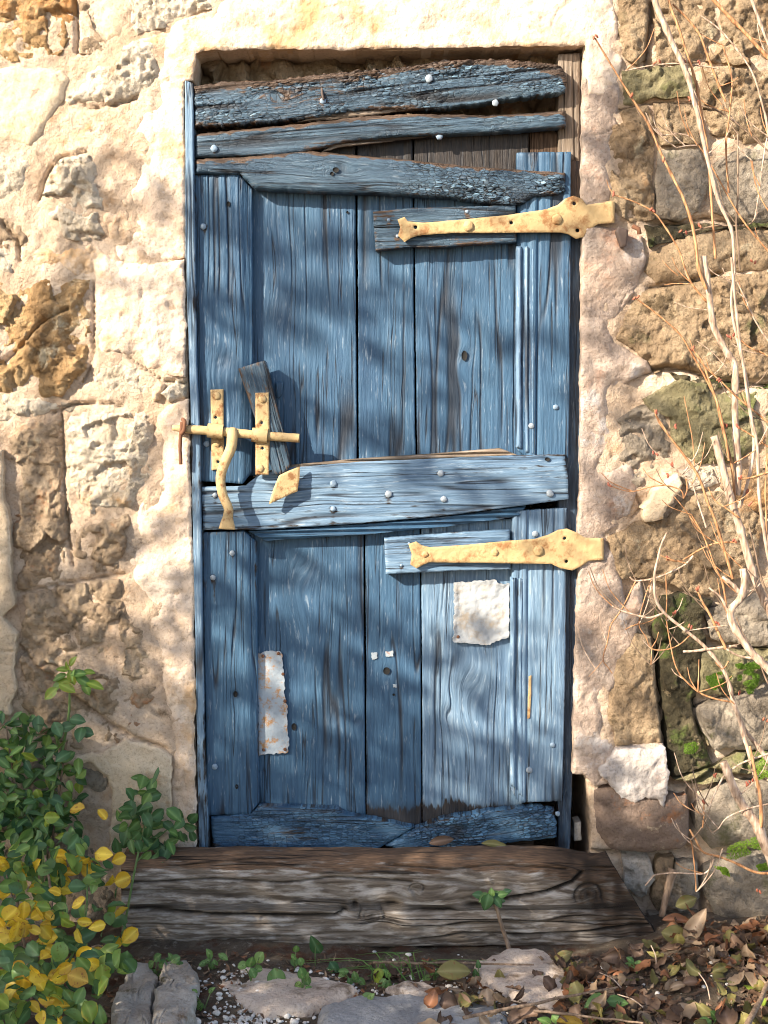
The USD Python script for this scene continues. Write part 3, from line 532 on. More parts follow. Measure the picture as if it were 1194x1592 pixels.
# plaster left
OPENLINE = LineString([tuple(p) for p in xz(OPEN + OPEN[:1])])
def plaster(pts, m, proud=0.016, rough=0.6, jag=0.009, r=0.006, res=0.0038, y=0.012, name='plaster_patch', pit=0.2, thick=0.05, back=None, feather=0.0):
    seed = len(stones) + 20; stones.append(1)
    def h(x, z, d):
        b = proud + rounded(d, r) * 0.7 + F2(x, z, 6, seed=seed) * 0.022 * rough + F2(x, z, 26, seed=seed + 1) * 0.013 * rough + F2(x, z, 70, seed=seed + 2) * 0.006 * rough + F2(x, z, 150, seed=seed + 7) * 0.004 * rough
        if feather:
            do = shapely.distance(OPENLINE, shapely.points(np.stack([x, z], 1)))
            b = b - feather * np.exp(-d / 0.03) * np.clip(do / 0.05 - 0.3, 0, 1) * (0.4 + 1.2 * noise(np.stack([x * 30, z * 30, x * 0], -1), seed))
        b = b + ridge(x, z, 22, seed + 5) * 0.004 * rough
        cr = np.abs(N2(x, z, 7, 9, seed=seed + 8)); b = b - 0.004 * np.exp(-(cr / 0.008) ** 2) * sm(-0.05, 0.15, N2(x, z, 5, seed=seed + 9))
        return b - pit * sm(0.20, 0.36, N2(x, z, 48, seed=seed + 3)) * 0.006
    v, f, _ = slab(xz(pts), y, thick, h, res, res, jag=jag, jfreq=45, seed=seed, back=back)
    return obj(name, (v, f), m, wall)
# around the opening: lintel and left reveal in one render
plaster([(214, 60), (258, 40), (330, 14), (400, -40), (960, -40), (958, 30), (968, 88), (962, 128), (940, 150), (912, 150), (909, 71), (760, 73), (600, 76), (420, 76), (316, 79), (304, 84), (300, 124), (287, 128), (288, 400), (272, 404), (200, 410), (168, 402), (178, 380), (196, 380), (198, 300), (212, 170), (232, 150), (250, 92)], 'plaster_cream', rough=0.8, back=0.11, jag=0.005, feather=0.016, pit=0.4)
plaster([(36, 384), (60, 374), (150, 380), (170, 402), (230, 410), (287, 402), (289, 560), (288, 586), (240, 580), (222, 566), (200, 556), (186, 546), (150, 558), (146, 540), (146, 490), (142, 436), (110, 428), (60, 420), (26, 402)], 'plaster_cream', proud=0.018, rough=1.1, pit=0.5, back=0.09, feather=0.018)
plaster([(236, 636), (292, 622), (296, 760), (302, 900), (304, 1100), (305, 1330), (262, 1330), (266, 1170), (246, 1060), (226, 980), (206, 920), (200, 860), (212, 800), (236, 750), (246, 700)], 'plaster_cream', proud=0.018, rough=0.9, pit=0.5, back=0.09, feather=0.022)
plaster([(-60, 690), (4, 700), (12, 800), (20, 832), (18, 890), (24, 940), (6, 958), (28, 985), (22, 1040), (24, 1072), (16, 1110), (-60, 1120)], 'plaster_tan', proud=0.026, rough=0.5, pit=0.1)
plaster([(98, 1178), (160, 1168), (200, 1150), (246, 1160), (268, 1176), (264, 1330), (170, 1330), (176, 1240), (166, 1206), (140, 1186), (106, 1192)], 'plaster_tan', proud=0.020, rough=0.6)
# right of the door
plaster([(907, 118), (966, 118), (962, 190), (952, 300), (950, 346), (904, 350)], 'plaster_pink', proud=0.016, rough=0.8, back=0.09, jag=0.004, feather=0.018)
plaster([(905, 352), (958, 352), (1000, 366), (1006, 400), (998, 440), (990, 452), (962, 490), (956, 530), (1008, 560), (1016, 578), (984, 590), (950, 612), (964, 650), (954, 690), (930, 722), (984, 720), (992, 758), (982, 800), (940, 832), (960, 850), (975, 940), (1000, 900), (1004, 930), (992, 1000), (970, 1060), (946, 1082), (940, 1140), (958, 1162), (1034, 1158), (1038, 1210), (1030, 1252), (1002, 1240), (986, 1246), (966, 1238), (946, 1220), (922, 1222), (908, 1204), (890, 1203), (896, 1000), (903, 700)], 'plaster_pink', proud=0.014, rough=1.0, jag=0.005, pit=0.7, back=0.09, feather=0.020)
plaster([(946, 1220), (930, 1196), (960, 1164), (1034, 1160), (1038, 1210), (1030, 1252), (1002, 1240), (986, 1246), (966, 1238)], 'plaster_white', proud=0.026, rough=0.9, jag=0.016, r=0.003, pit=0.6, feather=0.006)
plaster([(992, 790), (1020, 760), (1052, 736), (1060, 752), (1036, 788), (1030, 806), (1004, 808)], 'plaster_tan', proud=0.026, rough=0.3)
plaster([(1000, 620), (1060, 590), (1100, 598), (1110, 640), (1060, 650), (1010, 640)], 'stone_green', proud=0.010, rough=1.0)
stone([(952, -40), (1002, -40), (1016, 25), (1010, 85), (992, 99), (966, 84), (962, 30)], 'stone_shaded', proud=0.022, pit=0.7)
stone([(1020, -40), (1110, -40), (1120, 40), (1090, 94), (1024, 98), (1018, 40)], 'stone_shaded', proud=0.012, pit=1.0)
stone([(1114, -40), (1240, -40), (1240, 90), (1150, 98), (1100, 92), (1124, 40)], 'stone_shaded', proud=0.022, pit=1.2)
stone([(968, 108), (1060, 98), (1086, 120), (1080, 150), (1020, 150), (972, 160)], 'stone_green', proud=0.008)
stone([(1094, 104), (1140, 102), (1240, 112), (1240, 216), (1160, 220), (1112, 206), (1090, 150)], 'stone_shaded', proud=0.024, pit=1.2, tilt=(-0.1, 0.1))
stone([(952, 170), (1010, 156), (1022, 200), (1018, 270), (1020, 340), (984, 346), (950, 330), (948, 240)], 'stone_shaded', proud=0.012, pit=0.8)
stone([(1020, 158), (1080, 160), (1098, 200), (1088, 222), (1030, 226)], 'stone_shaded', proud=0.018, pit=0.9)
stone([(1026, 232), (1092, 228), (1106, 280), (1090, 328), (1060, 342), (1022, 338), (1022, 280)], 'stone_grey', proud=0.018, pit=0.3, rough=0.8)
stone([(1112, 250), (1150, 232), (1240, 226), (1240, 340), (1150, 346), (1108, 326)], 'stone_grey', proud=0.020, pit=0.3, rough=0.8)
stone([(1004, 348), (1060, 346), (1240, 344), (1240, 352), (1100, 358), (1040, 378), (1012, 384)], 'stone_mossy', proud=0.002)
stone([(1014, 392), (1056, 370), (1110, 360), (1240, 352), (1240, 412), (1120, 424), (1024, 440), (1004, 420)], 'stone_shaded', proud=0.022, pit=0.2, rough=0.6)
stone([(968, 490), (1002, 448), (1060, 440), (1120, 428), (1240, 414), (1240, 580), (1170, 590), (1100, 580), (1040, 570), (1020, 580), (996, 552), (962, 526)], 'stone_shaded', proud=0.026, pit=0.8, rough=1.1)
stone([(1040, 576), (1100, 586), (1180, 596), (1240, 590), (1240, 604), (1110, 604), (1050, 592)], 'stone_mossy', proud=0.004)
stone([(1022, 616), (1070, 596), (1120, 610), (1180, 606), (1190, 690), (1140, 720), (1090, 724), (1050, 690), (1040, 640)], 'stone_green', proud=0.022, pit=0.8)
stone([(1194, 610), (1280, 606), (1280, 730), (1196, 724)], 'stone_green', proud=0.018)
stone([(962, 652), (1000, 630), (1036, 636), (1048, 690), (1030, 726), (990, 760), (966, 716)], 'stone_grey', proud=0.010, pit=1.0, rough=1.2)
stone([(1056, 730), (1110, 728), (1120, 752), (1076, 764)], 'stone_cream', proud=0.018)
stone([(1124, 730), (1280, 730), (1280, 800), (1190, 800), (1126, 764)], 'stone_shaded', proud=0.016)
stone([(944, 836), (1000, 810), (1040, 806), (1066, 772), (1120, 764), (1190, 806), (1180, 880), (1110, 930), (1060, 916), (1010, 900), (972, 900), (950, 880)], 'stone_shaded', proud=0.018, pit=0.6, rough=1.1)
stone([(962, 1030), (990, 986), (1012, 992), (1024, 1050), (1030, 1110), (1034, 1162), (960, 1160), (944, 1110)], 'stone_shaded', proud=0.016, pit=0.3, rough=0.9)
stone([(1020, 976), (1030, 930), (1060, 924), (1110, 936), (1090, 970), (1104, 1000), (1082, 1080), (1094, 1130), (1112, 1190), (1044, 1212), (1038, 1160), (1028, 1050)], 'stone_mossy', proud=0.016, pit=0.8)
stone([(1098, 950), (1150, 930), (1280, 900), (1280, 1010), (1150, 1004), (1110, 996)], 'stone_grey', proud=0.014)
stone([(1094, 1012), (1150, 1010), (1280, 1016), (1280, 1050), (1140, 1080), (1090, 1080)], 'stone_green', proud=0.012)
stone([(1080, 1106), (1130, 1086), (1200, 1062), (1280, 1050), (1280, 1170), (1180, 1168), (1114, 1166), (1092, 1138)], 'stone_grey', proud=0.026, pit=0.3, rough=0.8)
stone([(1048, 1214), (1116, 1194), (1150, 1172), (1280, 1176), (1280, 1206), (1130, 1212), (1080, 1224)], 'stone_green', proud=0.014, pit=1.0)
stone([(922, 1226), (960, 1224), (1030, 1236), (1070, 1238), (1076, 1270), (1074, 1312), (1058, 1326), (1000, 1330), (960, 1326), (926, 1300)], 'stone_red', proud=0.034, pit=0.1, rough=0.6, r=0.025)
stone([(1082, 1270), (1096, 1240), (1122, 1222), (1200, 1220), (1280, 1226), (1280, 1310), (1180, 1316), (1110, 1324), (1088, 1300)], 'stone_grey', proud=0.032, pit=0.1, rough=0.6, r=0.04)
stone([(1096, 1350), (1130, 1334), (1280, 1322), (1280, 1440), (1120, 1436), (1096, 1390)], 'stone_grey', proud=0.034, pit=0.1, rough=0.6, r=0.03)
stone([(972, 1332), (1010, 1334), (1020, 1370), (1000, 1400), (970, 1380)], 'rock_pale', proud=0.016)
stone([(1026, 1340), (1052, 1336), (1046, 1390), (1024, 1420), (1014, 1400)], 'stone_shaded', proud=0.022)
stone([(1052, 1340), (1088, 1342), (1090, 1400), (1060, 1420), (1042, 1410)], 'stone_grey', proud=0.014)
stone([(1010, 1424), (1090, 1424), (1090, 1480), (1010, 1480)], 'stone_grey', proud=0.02)
# the wall goes on outside the picture: plain courses of the same stones
rg = random.Random(4)
for side in (-1, 1):
    z = 0.02
    while z < 2.62:
        hh = rg.uniform(0.11, 0.2); x = 0.99 if side > 0 else 0.92
        while x < 1.66:
            w = rg.uniform(0.14, 0.3)
            q = [(x + rg.uniform(0, .02), z + rg.uniform(0, .02)), (x + w - .02, z + rg.uniform(0, .02)), (x + w - .015, z + hh - .02), (x + w * .5, z + hh - rg.uniform(0, .02)), (x + rg.uniform(0, .02), z + hh - .02)]
            q = np.array([(side * a, b) for a, b in q])
            seed = len(stones) + 20; stones.append(1)
            v, f, _ = slab(q, 0.012, 0.05, h_stone(seed, 0.016, 0.03, 1.0, 0.5), 0.011, 0.011, jag=0.005, jfreq=38, seed=seed)
            obj('stone', (v, f), rg.choice(['stone_ochre', 'stone_brown', 'stone_grey', 'stone_cream'] if side > 0 else ['stone_ochre', 'stone_cream', 'stone_brown']), wall)
            x += w
        z += hh
# rough rubble seen in the recess over the door, and the packing stone in the hole
def h_rub(x, z, d): return ridge(x, z, 12, 77) * 0.05 + facets(x, z, 0.05, 75, 0.5) + F2(x, z, 14, seed=71) * 0.06 + F2(x, z, 45, seed=72) * 0.025 + F2(x, z, 130, seed=73) * 0.008
v, f, _ = slab(xz([(270, 40), (930, 40), (930, 240), (270, 240)], 0.1), 0.105, 0.06, h_rub, 0.005, 0.005, seed=70)
obj('rubble_core', (v, f), 'stone_brown', wall)
v, f, _ = slab(xz([(893, 1280), (903, 1278), (904, 1306), (893, 1308)], 0.05), 0.05, 0.05, h_stone(990, 0.01, 0.01, 0.4), 0.004, 0.004, jag=0.002, seed=5)
obj('stone', (v, f), 'rock_pale', wall)

NAILS = [(667, 122, 7.5, -0.006, 'zinc'), (770, 160, 6.5, 0.0, 'zinc'), (333, 231, 7, -0.001, 'painted_head'), (316, 352, 6, 0.009, 'painted_head'), (683, 212, 7, 0.010, 'painted_head'), (502, 157, 6, -0.004, 'painted_head'),
        (518, 752, 7, 0.001, 'painted_head'), (604, 768, 7, 0.001, 'zinc'), (685, 736, 6.5, 0.001, 'zinc'), (690, 776, 6.5, 0.001, 'zinc'), (855, 767, 7.5, -0.001, 'zinc'), (518, 791, 5.5, 0.001, 'painted_head'), (334, 770, 5, 0.001, 'zinc'),
        (361, 860, 5.5, 0.009, 'zinc'), (331, 898, 5.5, 0.009, 'zinc'), (334, 1192, 6, 0.009, 'painted_head'), (864, 633, 5.5, 0.009, 'painted_head'), (826, 662, 6, 0.009, 'zinc'), (832, 830, 6.5, 0.009, 'zinc'), (859, 1158, 5.5, 0.009, 'painted_head'),
        (823, 1197, 6.5, 0.008, 'zinc'), (321, 690, 6, 0.009, 'painted_head'), (604, 342, 3.5, 0.003, 'painted_head'), (726, 329, 3.5, 0.003, 'painted_head'), (618, 367, 3.5, 0.003, 'zinc'), (636, 845, 3, 0.003, 'painted_head'), (624, 879, 3, 0.003, 'painted_head'), (867, 1265, 5, 0.002, 'painted_head')]
_nt = cKDTree(np.array([at(n[0], n[1])[[0, 2]] for n in NAILS]))

# ------------------------------------------------------------------ boards
board_no = [0]
def board(name, pts, Y, m, parent, ang=None, thick=0.02, amp=0.0009, crack=0.0028, knots=(), bare=None, ally=0.0, age=0.0, jag=0.0008, jfreq=120, du=0.0055, dv=0.0016, extra=None, warp=0.0035, ends=0.02, cfreq=55, r=0.003, label=None, bareb=0.0, pxY=None, rot=False):
    """A weathered board: outline in photograph pixels on the plane y = Y, grain along ang (radians from +x; None = upright)."""
    board_no[0] += 1
    sd = board_no[0] * 7
    ang = math.pi / 2 if ang is None else ang
    c, s = math.cos(ang), math.sin(ang)
    poly = xz(pts, Y if pxY is None else pxY)
    K = [(*xz([(k[0], k[1])], Y)[0], k[2], k[3], k[4] if len(k) > 4 else 3.0) for k in knots]
    memo = {}
    def grain(x, z):
        u, w = x * c + z * s, -x * s + z * c
        w = w + warp * 2 * F2(u, w, 2.2, 6, seed=sd, oct=3)
        kn = np.zeros_like(u)
        for kx, kz, a, rad, asp in K:
            ku, kw = kx * c + kz * s, -kx * s + kz * c
            q = np.exp(-(((u - ku) / (rad * asp)) ** 2 + ((w - kw) / rad) ** 2))
            w = w - a * q * (w - kw) + 0.35 * a * rad * q * np.sin((u - ku) / rad)
            kn = np.maximum(kn, np.exp(-(((u - ku) / (rad * 0.8)) ** 2 + ((w - kw) / (rad * 0.55)) ** 2)))
        return u, w, kn
    def parts(x, z, d):
        u, w, kn = grain(x, z)
        o = np.full_like(u, sd * 1.3)
        n1 = noise(np.stack([u * 9, w * 190, o], -1), sd); n2 = noise(np.stack([u * 20, w * 430, o], -1), sd + 1)
        cn = noise(np.stack([u * 2.6, w * cfreq, o], -1), sd + 2); gate = sm(0.40, 0.6, noise(np.stack([u * 4, w * 16, o], -1), sd + 3))
        ck = np.exp(-((cn - 0.5) / 0.045) ** 2) * gate
        hs = 0.75 * amp * (1.4 * (n1 - 0.5) + 0.6 * (n2 - 0.5)) - crack * ck
        b = sm(0.52, 0.75, noise(np.stack([u * 5, w * 20, o], -1), sd + 4)) * 0.15 + bareb * 0.6
        b = b + 0.10 * sm(0.012, 0.0, d) * (0.5 + noise(np.stack([u * 40, w * 40, o], -1), sd + 8))
        if bare is not None:
            bb = bare(x, z, u, w); b = b + bb; ck = np.maximum(ck, np.clip(bb * 2.2, 0, 1) * ((0.62 + 0.5 * noise(np.stack([u * 12, w * 220, o], -1), sd + 9)) if rot else 0.45 * sm(0.1, 0.9, noise(np.stack([u * 12, w * 220, o], -1), sd + 9))))
        if ally:
            al = ally if not callable(ally) else ally(x, z, u)
            al = al * (0.35 + 0.9 * sm(0.35, 0.6, noise(np.stack([u * 14, w * 40, o], -1), sd + 11)))
            g, rnd = cells(u + 0.004 * F2(u, w, 60, seed=sd), w, 0.017, 0.0062, sd)
            g2, rnd2 = cells(u, w, 0.036, 0.010, sd + 1)
            hs = hs + al * (0.0026 * (rnd - 0.45) - 0.0026 * sm(0.26, 0.0, g) + 0.0034 * (rnd2 - 0.5) + 0.004 * (noise(np.stack([u * 45, w * 160, o], -1), sd + 12) - 0.5))
            ck = np.maximum(ck, 0.5 * np.clip(al, 0, 1) * sm(0.13, 0.02, g))
            b = b + np.clip(al, 0, 1) * (0.10 * (rnd2 > 0.78) - 0.02)
        nd, ni = _nt.query(np.stack([x, z], 1)); dz_ = _nt.data[ni, 1] - z; dx_ = x - _nt.data[ni, 0]
        b = b + 0.20 * np.exp(-(nd / 0.009) ** 2) + 0.12 * np.exp(-(dx_ / 0.005) ** 2) * sm(0.0, 0.008, dz_) * sm(0.06, 0.01, dz_)
        agev = np.clip(al, 0, 1) if ally else np.full_like(u, age)
        hs = hs - kn * 0.0015 * (1 + noise(np.stack([u * 150, w * 150, o], -1), sd + 6))
        ck = np.maximum(ck, 0.35 * kn)
        hs = hs + rounded(d, r) * 0.8
        if extra is not None: hs = hs + extra(x, z, u, w, d)
        return hs, u, w, b, ck, agev
    def h(x, z, d):
        return parts(x, z, d)[0]
    v, f, info = slab(poly, Y, thick, h, du, dv, ang=ang, jag=jag, jfreq=jfreq, seed=sd)
    x, z, d = info.T
    _, u, w, b, ck, agev = parts(x, z, d)
    return obj(name, (v, f), m, parent, prim={'grain': np.stack([u, w, np.full_like(u, sd * 0.731)], 1), 'wear': np.stack([b, ck, agev + 0 * u], 1)}, label=label)

# ------------------------------------------------------------------ door frame
frame = thing('door_frame', at(303, 1310, 0.03), 'narrow blue jamb posts of the door, bare grey wood at the top right', 'door frame')
board('jamb', [(288, 126), (301, 130), (302, 300), (306, 560), (312, 700), (314, 900), (318, 1150), (326, 1330), (310, 1330), (304, 1000), (297, 650), (289, 400)], -0.006, 'paint_sunlit', frame, thick=0.07, jag=0.0006, dv=0.0013, pxY=0.0)
def bare_top(x, z, u, w): return 0.9 * sm(at(0, 330)[2], at(0, 270)[2], z)
board('jamb', [(876, 84), (904, 82), (906, 300), (904, 640), (899, 900), (893, 1100), (886, 1330), (868, 1330), (868, 300)], 0.030, 'paint_shaded', frame, thick=0.06, bare=bare_top, jag=0.0006, dv=0.0014, ally=lambda x, z, u: 0.35 * sm(at(0, 600)[2], at(0, 900)[2], z))
board('jamb', [(868, 84), (902, 82), (901, 250), (868, 250)], 0.027, 'wood_bare', frame, thick=0.06, dv=0.0014, label='bare grey upper end of the right jamb')

# ------------------------------------------------------------------ the door
door = thing('plank_door', at(595, 1310, 0.035), 'weathered blue plank door with broken rails, ochre hinges and iron latch', 'door')
YP = 0.040
ztop = lambda py: at(0, py)[2]
def rot_low(py0, k=0.85):                     # bare and charred low ends of the panel boards
    def b(x, z, u, w):
        t = (ztop(py0 + 4) - (z + 0.03 * F2(x, z, 24, 10, seed=6) + 0.010 * N2(x, z, 240, 30, seed=5))) / (30 * PX)
        return 0.55 * np.clip(t, -0.6, 1.2) + 0.12 * (t > -0.6)
    return b
# upper panel
def up_top(x, z, u, w): return 0.9 * sm(ztop(270), ztop(250), z)
board('panel_board', [(384, 205), (552, 205), (553, 450), (555, 730), (384, 740)], YP, 'paint_blue', door, knots=[(430, 480, 0.25, 0.05, 6)], bare=up_top, dv=0.0014)
board('panel_board', [(555.5, 205), (641, 205), (643, 450), (646, 728), (558, 730), (556.5, 450)], YP, 'paint_blue', door, bare=up_top)
board('panel_board', [(643.5, 205), (822, 205), (822, 720), (649, 728), (645.5, 450)], YP, 'paint_blue', door, knots=[(722, 553, 0.7, 0.022, 4)], bare=up_top, bareb=0.03)
board('panel_board', [(824, 205), (890, 205), (888, 262), (824, 262)], YP + 0.002, 'wood_rotten', door)
# lower panel
board('panel_board', [(386, 820), (565, 815), (566, 1000), (568, 1268), (386, 1268)], YP, 'paint_blue', door, knots=[(470, 885, 0.7, 0.045, 2.6), (520, 1105, -0.15, 0.05, 5), (558, 1122, 0.8, 0.012, 3)], dv=0.0014, warp=0.006)
board('panel_board', [(568, 815), (652, 812), (654, 1000), (655, 1300), (570.5, 1300), (569, 1000)], YP, 'paint_blue', door, bare=rot_low(1254), rot=True, knots=[(601, 1043, 0.5, 0.015, 4)], bareb=0.02)
board('panel_board', [(654.5, 812), (812, 806), (812, 1290), (657.5, 1300), (656, 1000)], YP, 'paint_sunlit', door, bare=rot_low(1250), rot=True, knots=[(735, 1062, 0.7, 0.045, 2.8), (680, 985, -0.2, 0.03, 3), (705, 1105, 0.8, 0.02, 2)], dv=0.0014, warp=0.006, crack=0.0035, label='right lower board with a swirling knot')
# stiles
def chamf(px0, side, w=0.020, depth=0.010):
    """A chamfer along an upright edge at pixel column px0."""
    x0 = at(px0, 796)[0]
    return lambda x, z, u, ww, d: -depth * sm(w, 0.0, np.abs(x - x0)) * 1.0
YS = 0.010
def frayed(x, z, u, w): return 0
board('stile', [(302, 272), (371, 270), (391, 293), (392, 560), (391, 734), (377, 752), (312, 748), (307, 560), (303, 400)], YS, 'paint_blue', door, thick=0.03, extra=chamf(392, 1, 0.026), knots=[(345, 560, 0.4, 0.03, 5), (330, 640, 0.4, 0.02, 4)], amp=0.0013, bareb=0.05, ally=0.12, cfreq=75, dv=0.0013)
board('stile', [(314, 828), (378, 825), (398, 843), (400, 1040), (402, 1250), (388, 1266), (322, 1268), (318, 1040)], YS, 'paint_blue', door, thick=0.03, extra=chamf(401, 1, 0.028), amp=0.0012, bareb=0.03, cfreq=70, knots=[(366, 1079, 0.4, 0.012, 4)], dv=0.0013)
def mould(px0, px1):
    xa, xb = at(px0, 796)[0], at(px1, 796)[0]
    def e(x, z, u, w, d):
        t = (x - xa) / (xb - xa)
        return np.where(t < 1, -0.009 * (1 - np.clip(t, 0, 1)) + 0.0035 * np.abs(np.sin(np.clip(t, 0, 1) * np.pi * 2)), 0) - 0.004 * np.exp(-((t - 1.02) / 0.07) ** 2)
    return e
board('stile', [(804, 236), (888, 236), (887, 480), (884, 712), (822, 716), (806, 700), (804, 480)], YS, 'paint_blue', door, thick=0.03, extra=mould(804, 834), dv=0.0013)
board('stile', [(797, 806), (806, 794), (881, 790), (880, 1000), (874, 1246), (806, 1248), (794, 1226), (795, 1000)], YS, 'paint_sunlit', door, thick=0.03, extra=mould(795, 822), dv=0.0013)
for q in ([(803, 382), (812, 382), (811, 560), (812, 700), (803, 696)], [(815, 382), (823, 382), (822, 560), (824, 706), (816, 704)], [(826, 384), (831, 384), (830, 560), (831, 708), (826, 708)], [(794, 898), (803, 898), (801, 1060), (803, 1230), (794, 1222)], [(806, 898), (815, 898), (813, 1060), (815, 1244), (806, 1236)]):
    board('moulding', q, YS - 0.003, 'paint_sunlit', door, thick=0.02, r=0.005, extra=lambda x, z, u, w, d: rounded(d, 0.006), dv=0.0012, bareb=-0.05, crack=0.001)  # white sun highlight along these strips painted with the lighter blue
# mid rail
a_mid = math.atan2(12, 570)
board('mid_rail', [(313, 757), (380, 756), (400, 740), (440, 728), (560, 718), (700, 712), (800, 708), (878, 706), (883, 740), (884, 776), (820, 785), (700, 801), (560, 814), (400, 824), (316, 823)], 0.002, 'paint_sunlit', door, ang=a_mid, thick=0.03, bareb=0.03, amp=0.0011, knots=[(850, 714, 0.4, 0.012, 3), (480, 775, -0.3, 0.03, 4)], dv=0.0013, cfreq=70)
board('moulding', [(392, 742), (440, 724), (560, 713), (680, 705), (778, 697), (804, 707), (700, 713.5), (560, 719.5), (440, 729.5)], 0.008, 'wood_bare', door, ang=a_mid, thick=0.03, extra=lambda x, z, u, w, d: 0.003 * np.sin(w * 700), dv=0.0013, bareb=-0.1, label='splintered bare lip along the top of the mid rail')
board('moulding', [(386, 826), (560, 815.5), (700, 802.5), (818, 786.5), (806, 803), (700, 818), (560, 832), (412, 841)], 0.012, 'paint_blue', door, ang=a_mid, thick=0.03, extra=lambda x, z, u, w, d: 0.004 * np.sin(w * 520 + 1), dv=0.0013)
# top rails
_tp = xz([(300, 134), (345, 126), (420, 124), (480, 116), (560, 108), (640, 101), (690, 92), (760, 91), (830, 97), (868, 106), (880, 124)])
TOPZ = lambda x: np.interp(x, _tp[:, 0], _tp[:, 1])
_t2 = xz([(302, 207), (400, 198), (470, 191), (560, 180), (650, 176), (760, 178), (880, 171)])
_t3 = xz([(302, 246), (380, 243), (430, 237), (480, 233), (560, 240), (640, 247), (720, 256), (800, 262), (880, 267)])
board('top_rail', [(300, 134), (345, 126), (420, 124), (480, 116), (560, 108), (640, 101), (690, 92), (760, 91), (830, 95), (872, 100), (882, 116), (880, 142), (820, 150), (740, 162), (660, 170), (560, 170), (470, 184), (400, 191), (302, 197)], -0.004, 'paint_rail', door, ang=math.atan2(6, 58), thick=0.04, ally=lambda x, z, u: 0.55 + 0.65 * sm(ztop(150), ztop(115), z), jag=0.006, jfreq=110, bareb=0.02, knots=[(430, 150, 0.8, 0.02, 3)], extra=lambda x, z, u, w, d: rounded(d, 0.010) * 0.6, dv=0.0014, du=0.0035, bare=lambda x, z, u, w: 0.55 * sm(0.018, 0.004, TOPZ(x) - z + 0.012 * N2(x, z, 90, seed=3)))
board('top_rail', [(302, 207), (400, 198), (470, 191), (560, 180), (650, 176), (760, 178), (880, 171), (881, 196), (800, 203), (700, 208), (610, 212), (540, 220), (480, 234), (430, 241), (360, 242), (302, 244)], 0.000, 'paint_rail', door, ang=math.atan2(4, 58), thick=0.038, jag=0.0022, amp=0.0012, extra=lambda x, z, u, w, d: rounded(d, 0.010) * 0.8 + 0.006 * ridge(u, w * 3, 9, 6), ally=0.25, dv=0.0014, bare=lambda x, z, u, w: 0.5 * sm(0.012, 0.002, np.interp(x, _t2[:, 0], _t2[:, 1]) - z + 0.010 * N2(x, z, 70, seed=4)))
board('top_rail', [(302, 246), (380, 243), (430, 237), (480, 233), (560, 240), (640, 247), (720, 256), (800, 262), (880, 267), (881, 297), (862, 303), (830, 306), (812, 318), (790, 320), (700, 307), (600, 301), (500, 298), (396, 293), (372, 270), (302, 269)], -0.004, 'paint_rail', door, ang=math.atan2(-3, 58), thick=0.04, jag=0.0022, jfreq=90, ally=lambda x, z, u: 0.15 + 0.95 * sm(at(560, 0)[0], at(760, 0)[0], x), bareb=0.03, knots=[(530, 262, 0.9, 0.018, 3)], extra=lambda x, z, u, w, d: rounded(d, 0.014) * 0.9, dv=0.0013, du=0.004, bare=lambda x, z, u, w: 0.4 * sm(0.012, 0.002, np.interp(x, _t3[:, 0], _t3[:, 1]) - z + 0.014 * N2(x, z, 70, seed=4)))
board('splinter', [(560, 212), (640, 205), (700, 206), (660, 213), (600, 220), (530, 228), (500, 236), (520, 224)], 0.012, 'wood_bare', door, ang=0.05, thick=0.01, dv=0.0014, jag=0.002)
board('splinter', [(520, 172), (600, 163), (690, 160), (690, 164), (610, 174), (540, 183), (460, 190)], 0.006, 'wood_bare', door, ang=0.08, thick=0.012, dv=0.0014, jag=0.002)
# bottom rail in two broken pieces
board('bottom_rail', [(328, 1271), (390, 1266), (402, 1254), (450, 1255), (524, 1258), (534, 1266), (590, 1276), (644, 1287), (610, 1308), (590, 1320), (330, 1330)], 0.006, 'paint_chip', door, ang=0.0, thick=0.03, jag=0.0026, ally=0.35, bareb=0.10, amp=0.0013, extra=lambda x, z, u, w, d: rounded(d, 0.008) * 0.6)
board('bottom_rail', [(600, 1316), (640, 1291), (690, 1273), (740, 1264), (790, 1258), (830, 1254), (862, 1260), (866, 1282), (866, 1304), (780, 1314), (700, 1324), (640, 1330)], 0.002, 'paint_chip', door, ang=math.atan2(3, 22), thick=0.03, jag=0.004, ally=0.6, bareb=0.05, amp=0.0015, extra=lambda x, z, u, w, d: rounded(d, 0.012) * 0.8)
board('packing_board', [(402, 1240), (830, 1240), (830, 1340), (402, 1340)], YP + 0.012, 'wood_rotten', door, ang=0.0, thick=0.02)
# battens under the hinges
board('batten', [(580, 329), (640, 323), (802, 319), (803, 376), (740, 379), (690, 384), (640, 383), (584, 389)], 0.004, 'paint_rail', door, ang=0.02, thick=0.034, jag=0.0014, amp=0.0014, bareb=0.06, ally=0.15)
board('batten', [(597, 837), (700, 829), (792, 824), (794, 885), (700, 888), (600, 893)], 0.004, 'paint_sunlit', door, ang=0.02, thick=0.034, jag=0.0012, amp=0.0014, bareb=0.12, ally=0.2, label='cracked pale batten behind the lower hinge')
# twisted loose board behind the latch
board('loose_slat', [(370, 573), (411, 560), (414, 563), (432, 640), (452, 722), (444, 736), (425, 738), (396, 650)], -0.012, 'paint_rail', door, ang=math.radians(105), thick=0.03, amp=0.0014, crack=0.004, bareb=-0.08, extra=lambda x, z, u, w, d: 0.0, dv=0.0013, label='loose grey slat standing askew behind the latch')
board('wedge', [(428, 594), (440, 594), (438, 614), (430, 620)], 0.028, 'paint_blue', door, thick=0.01)

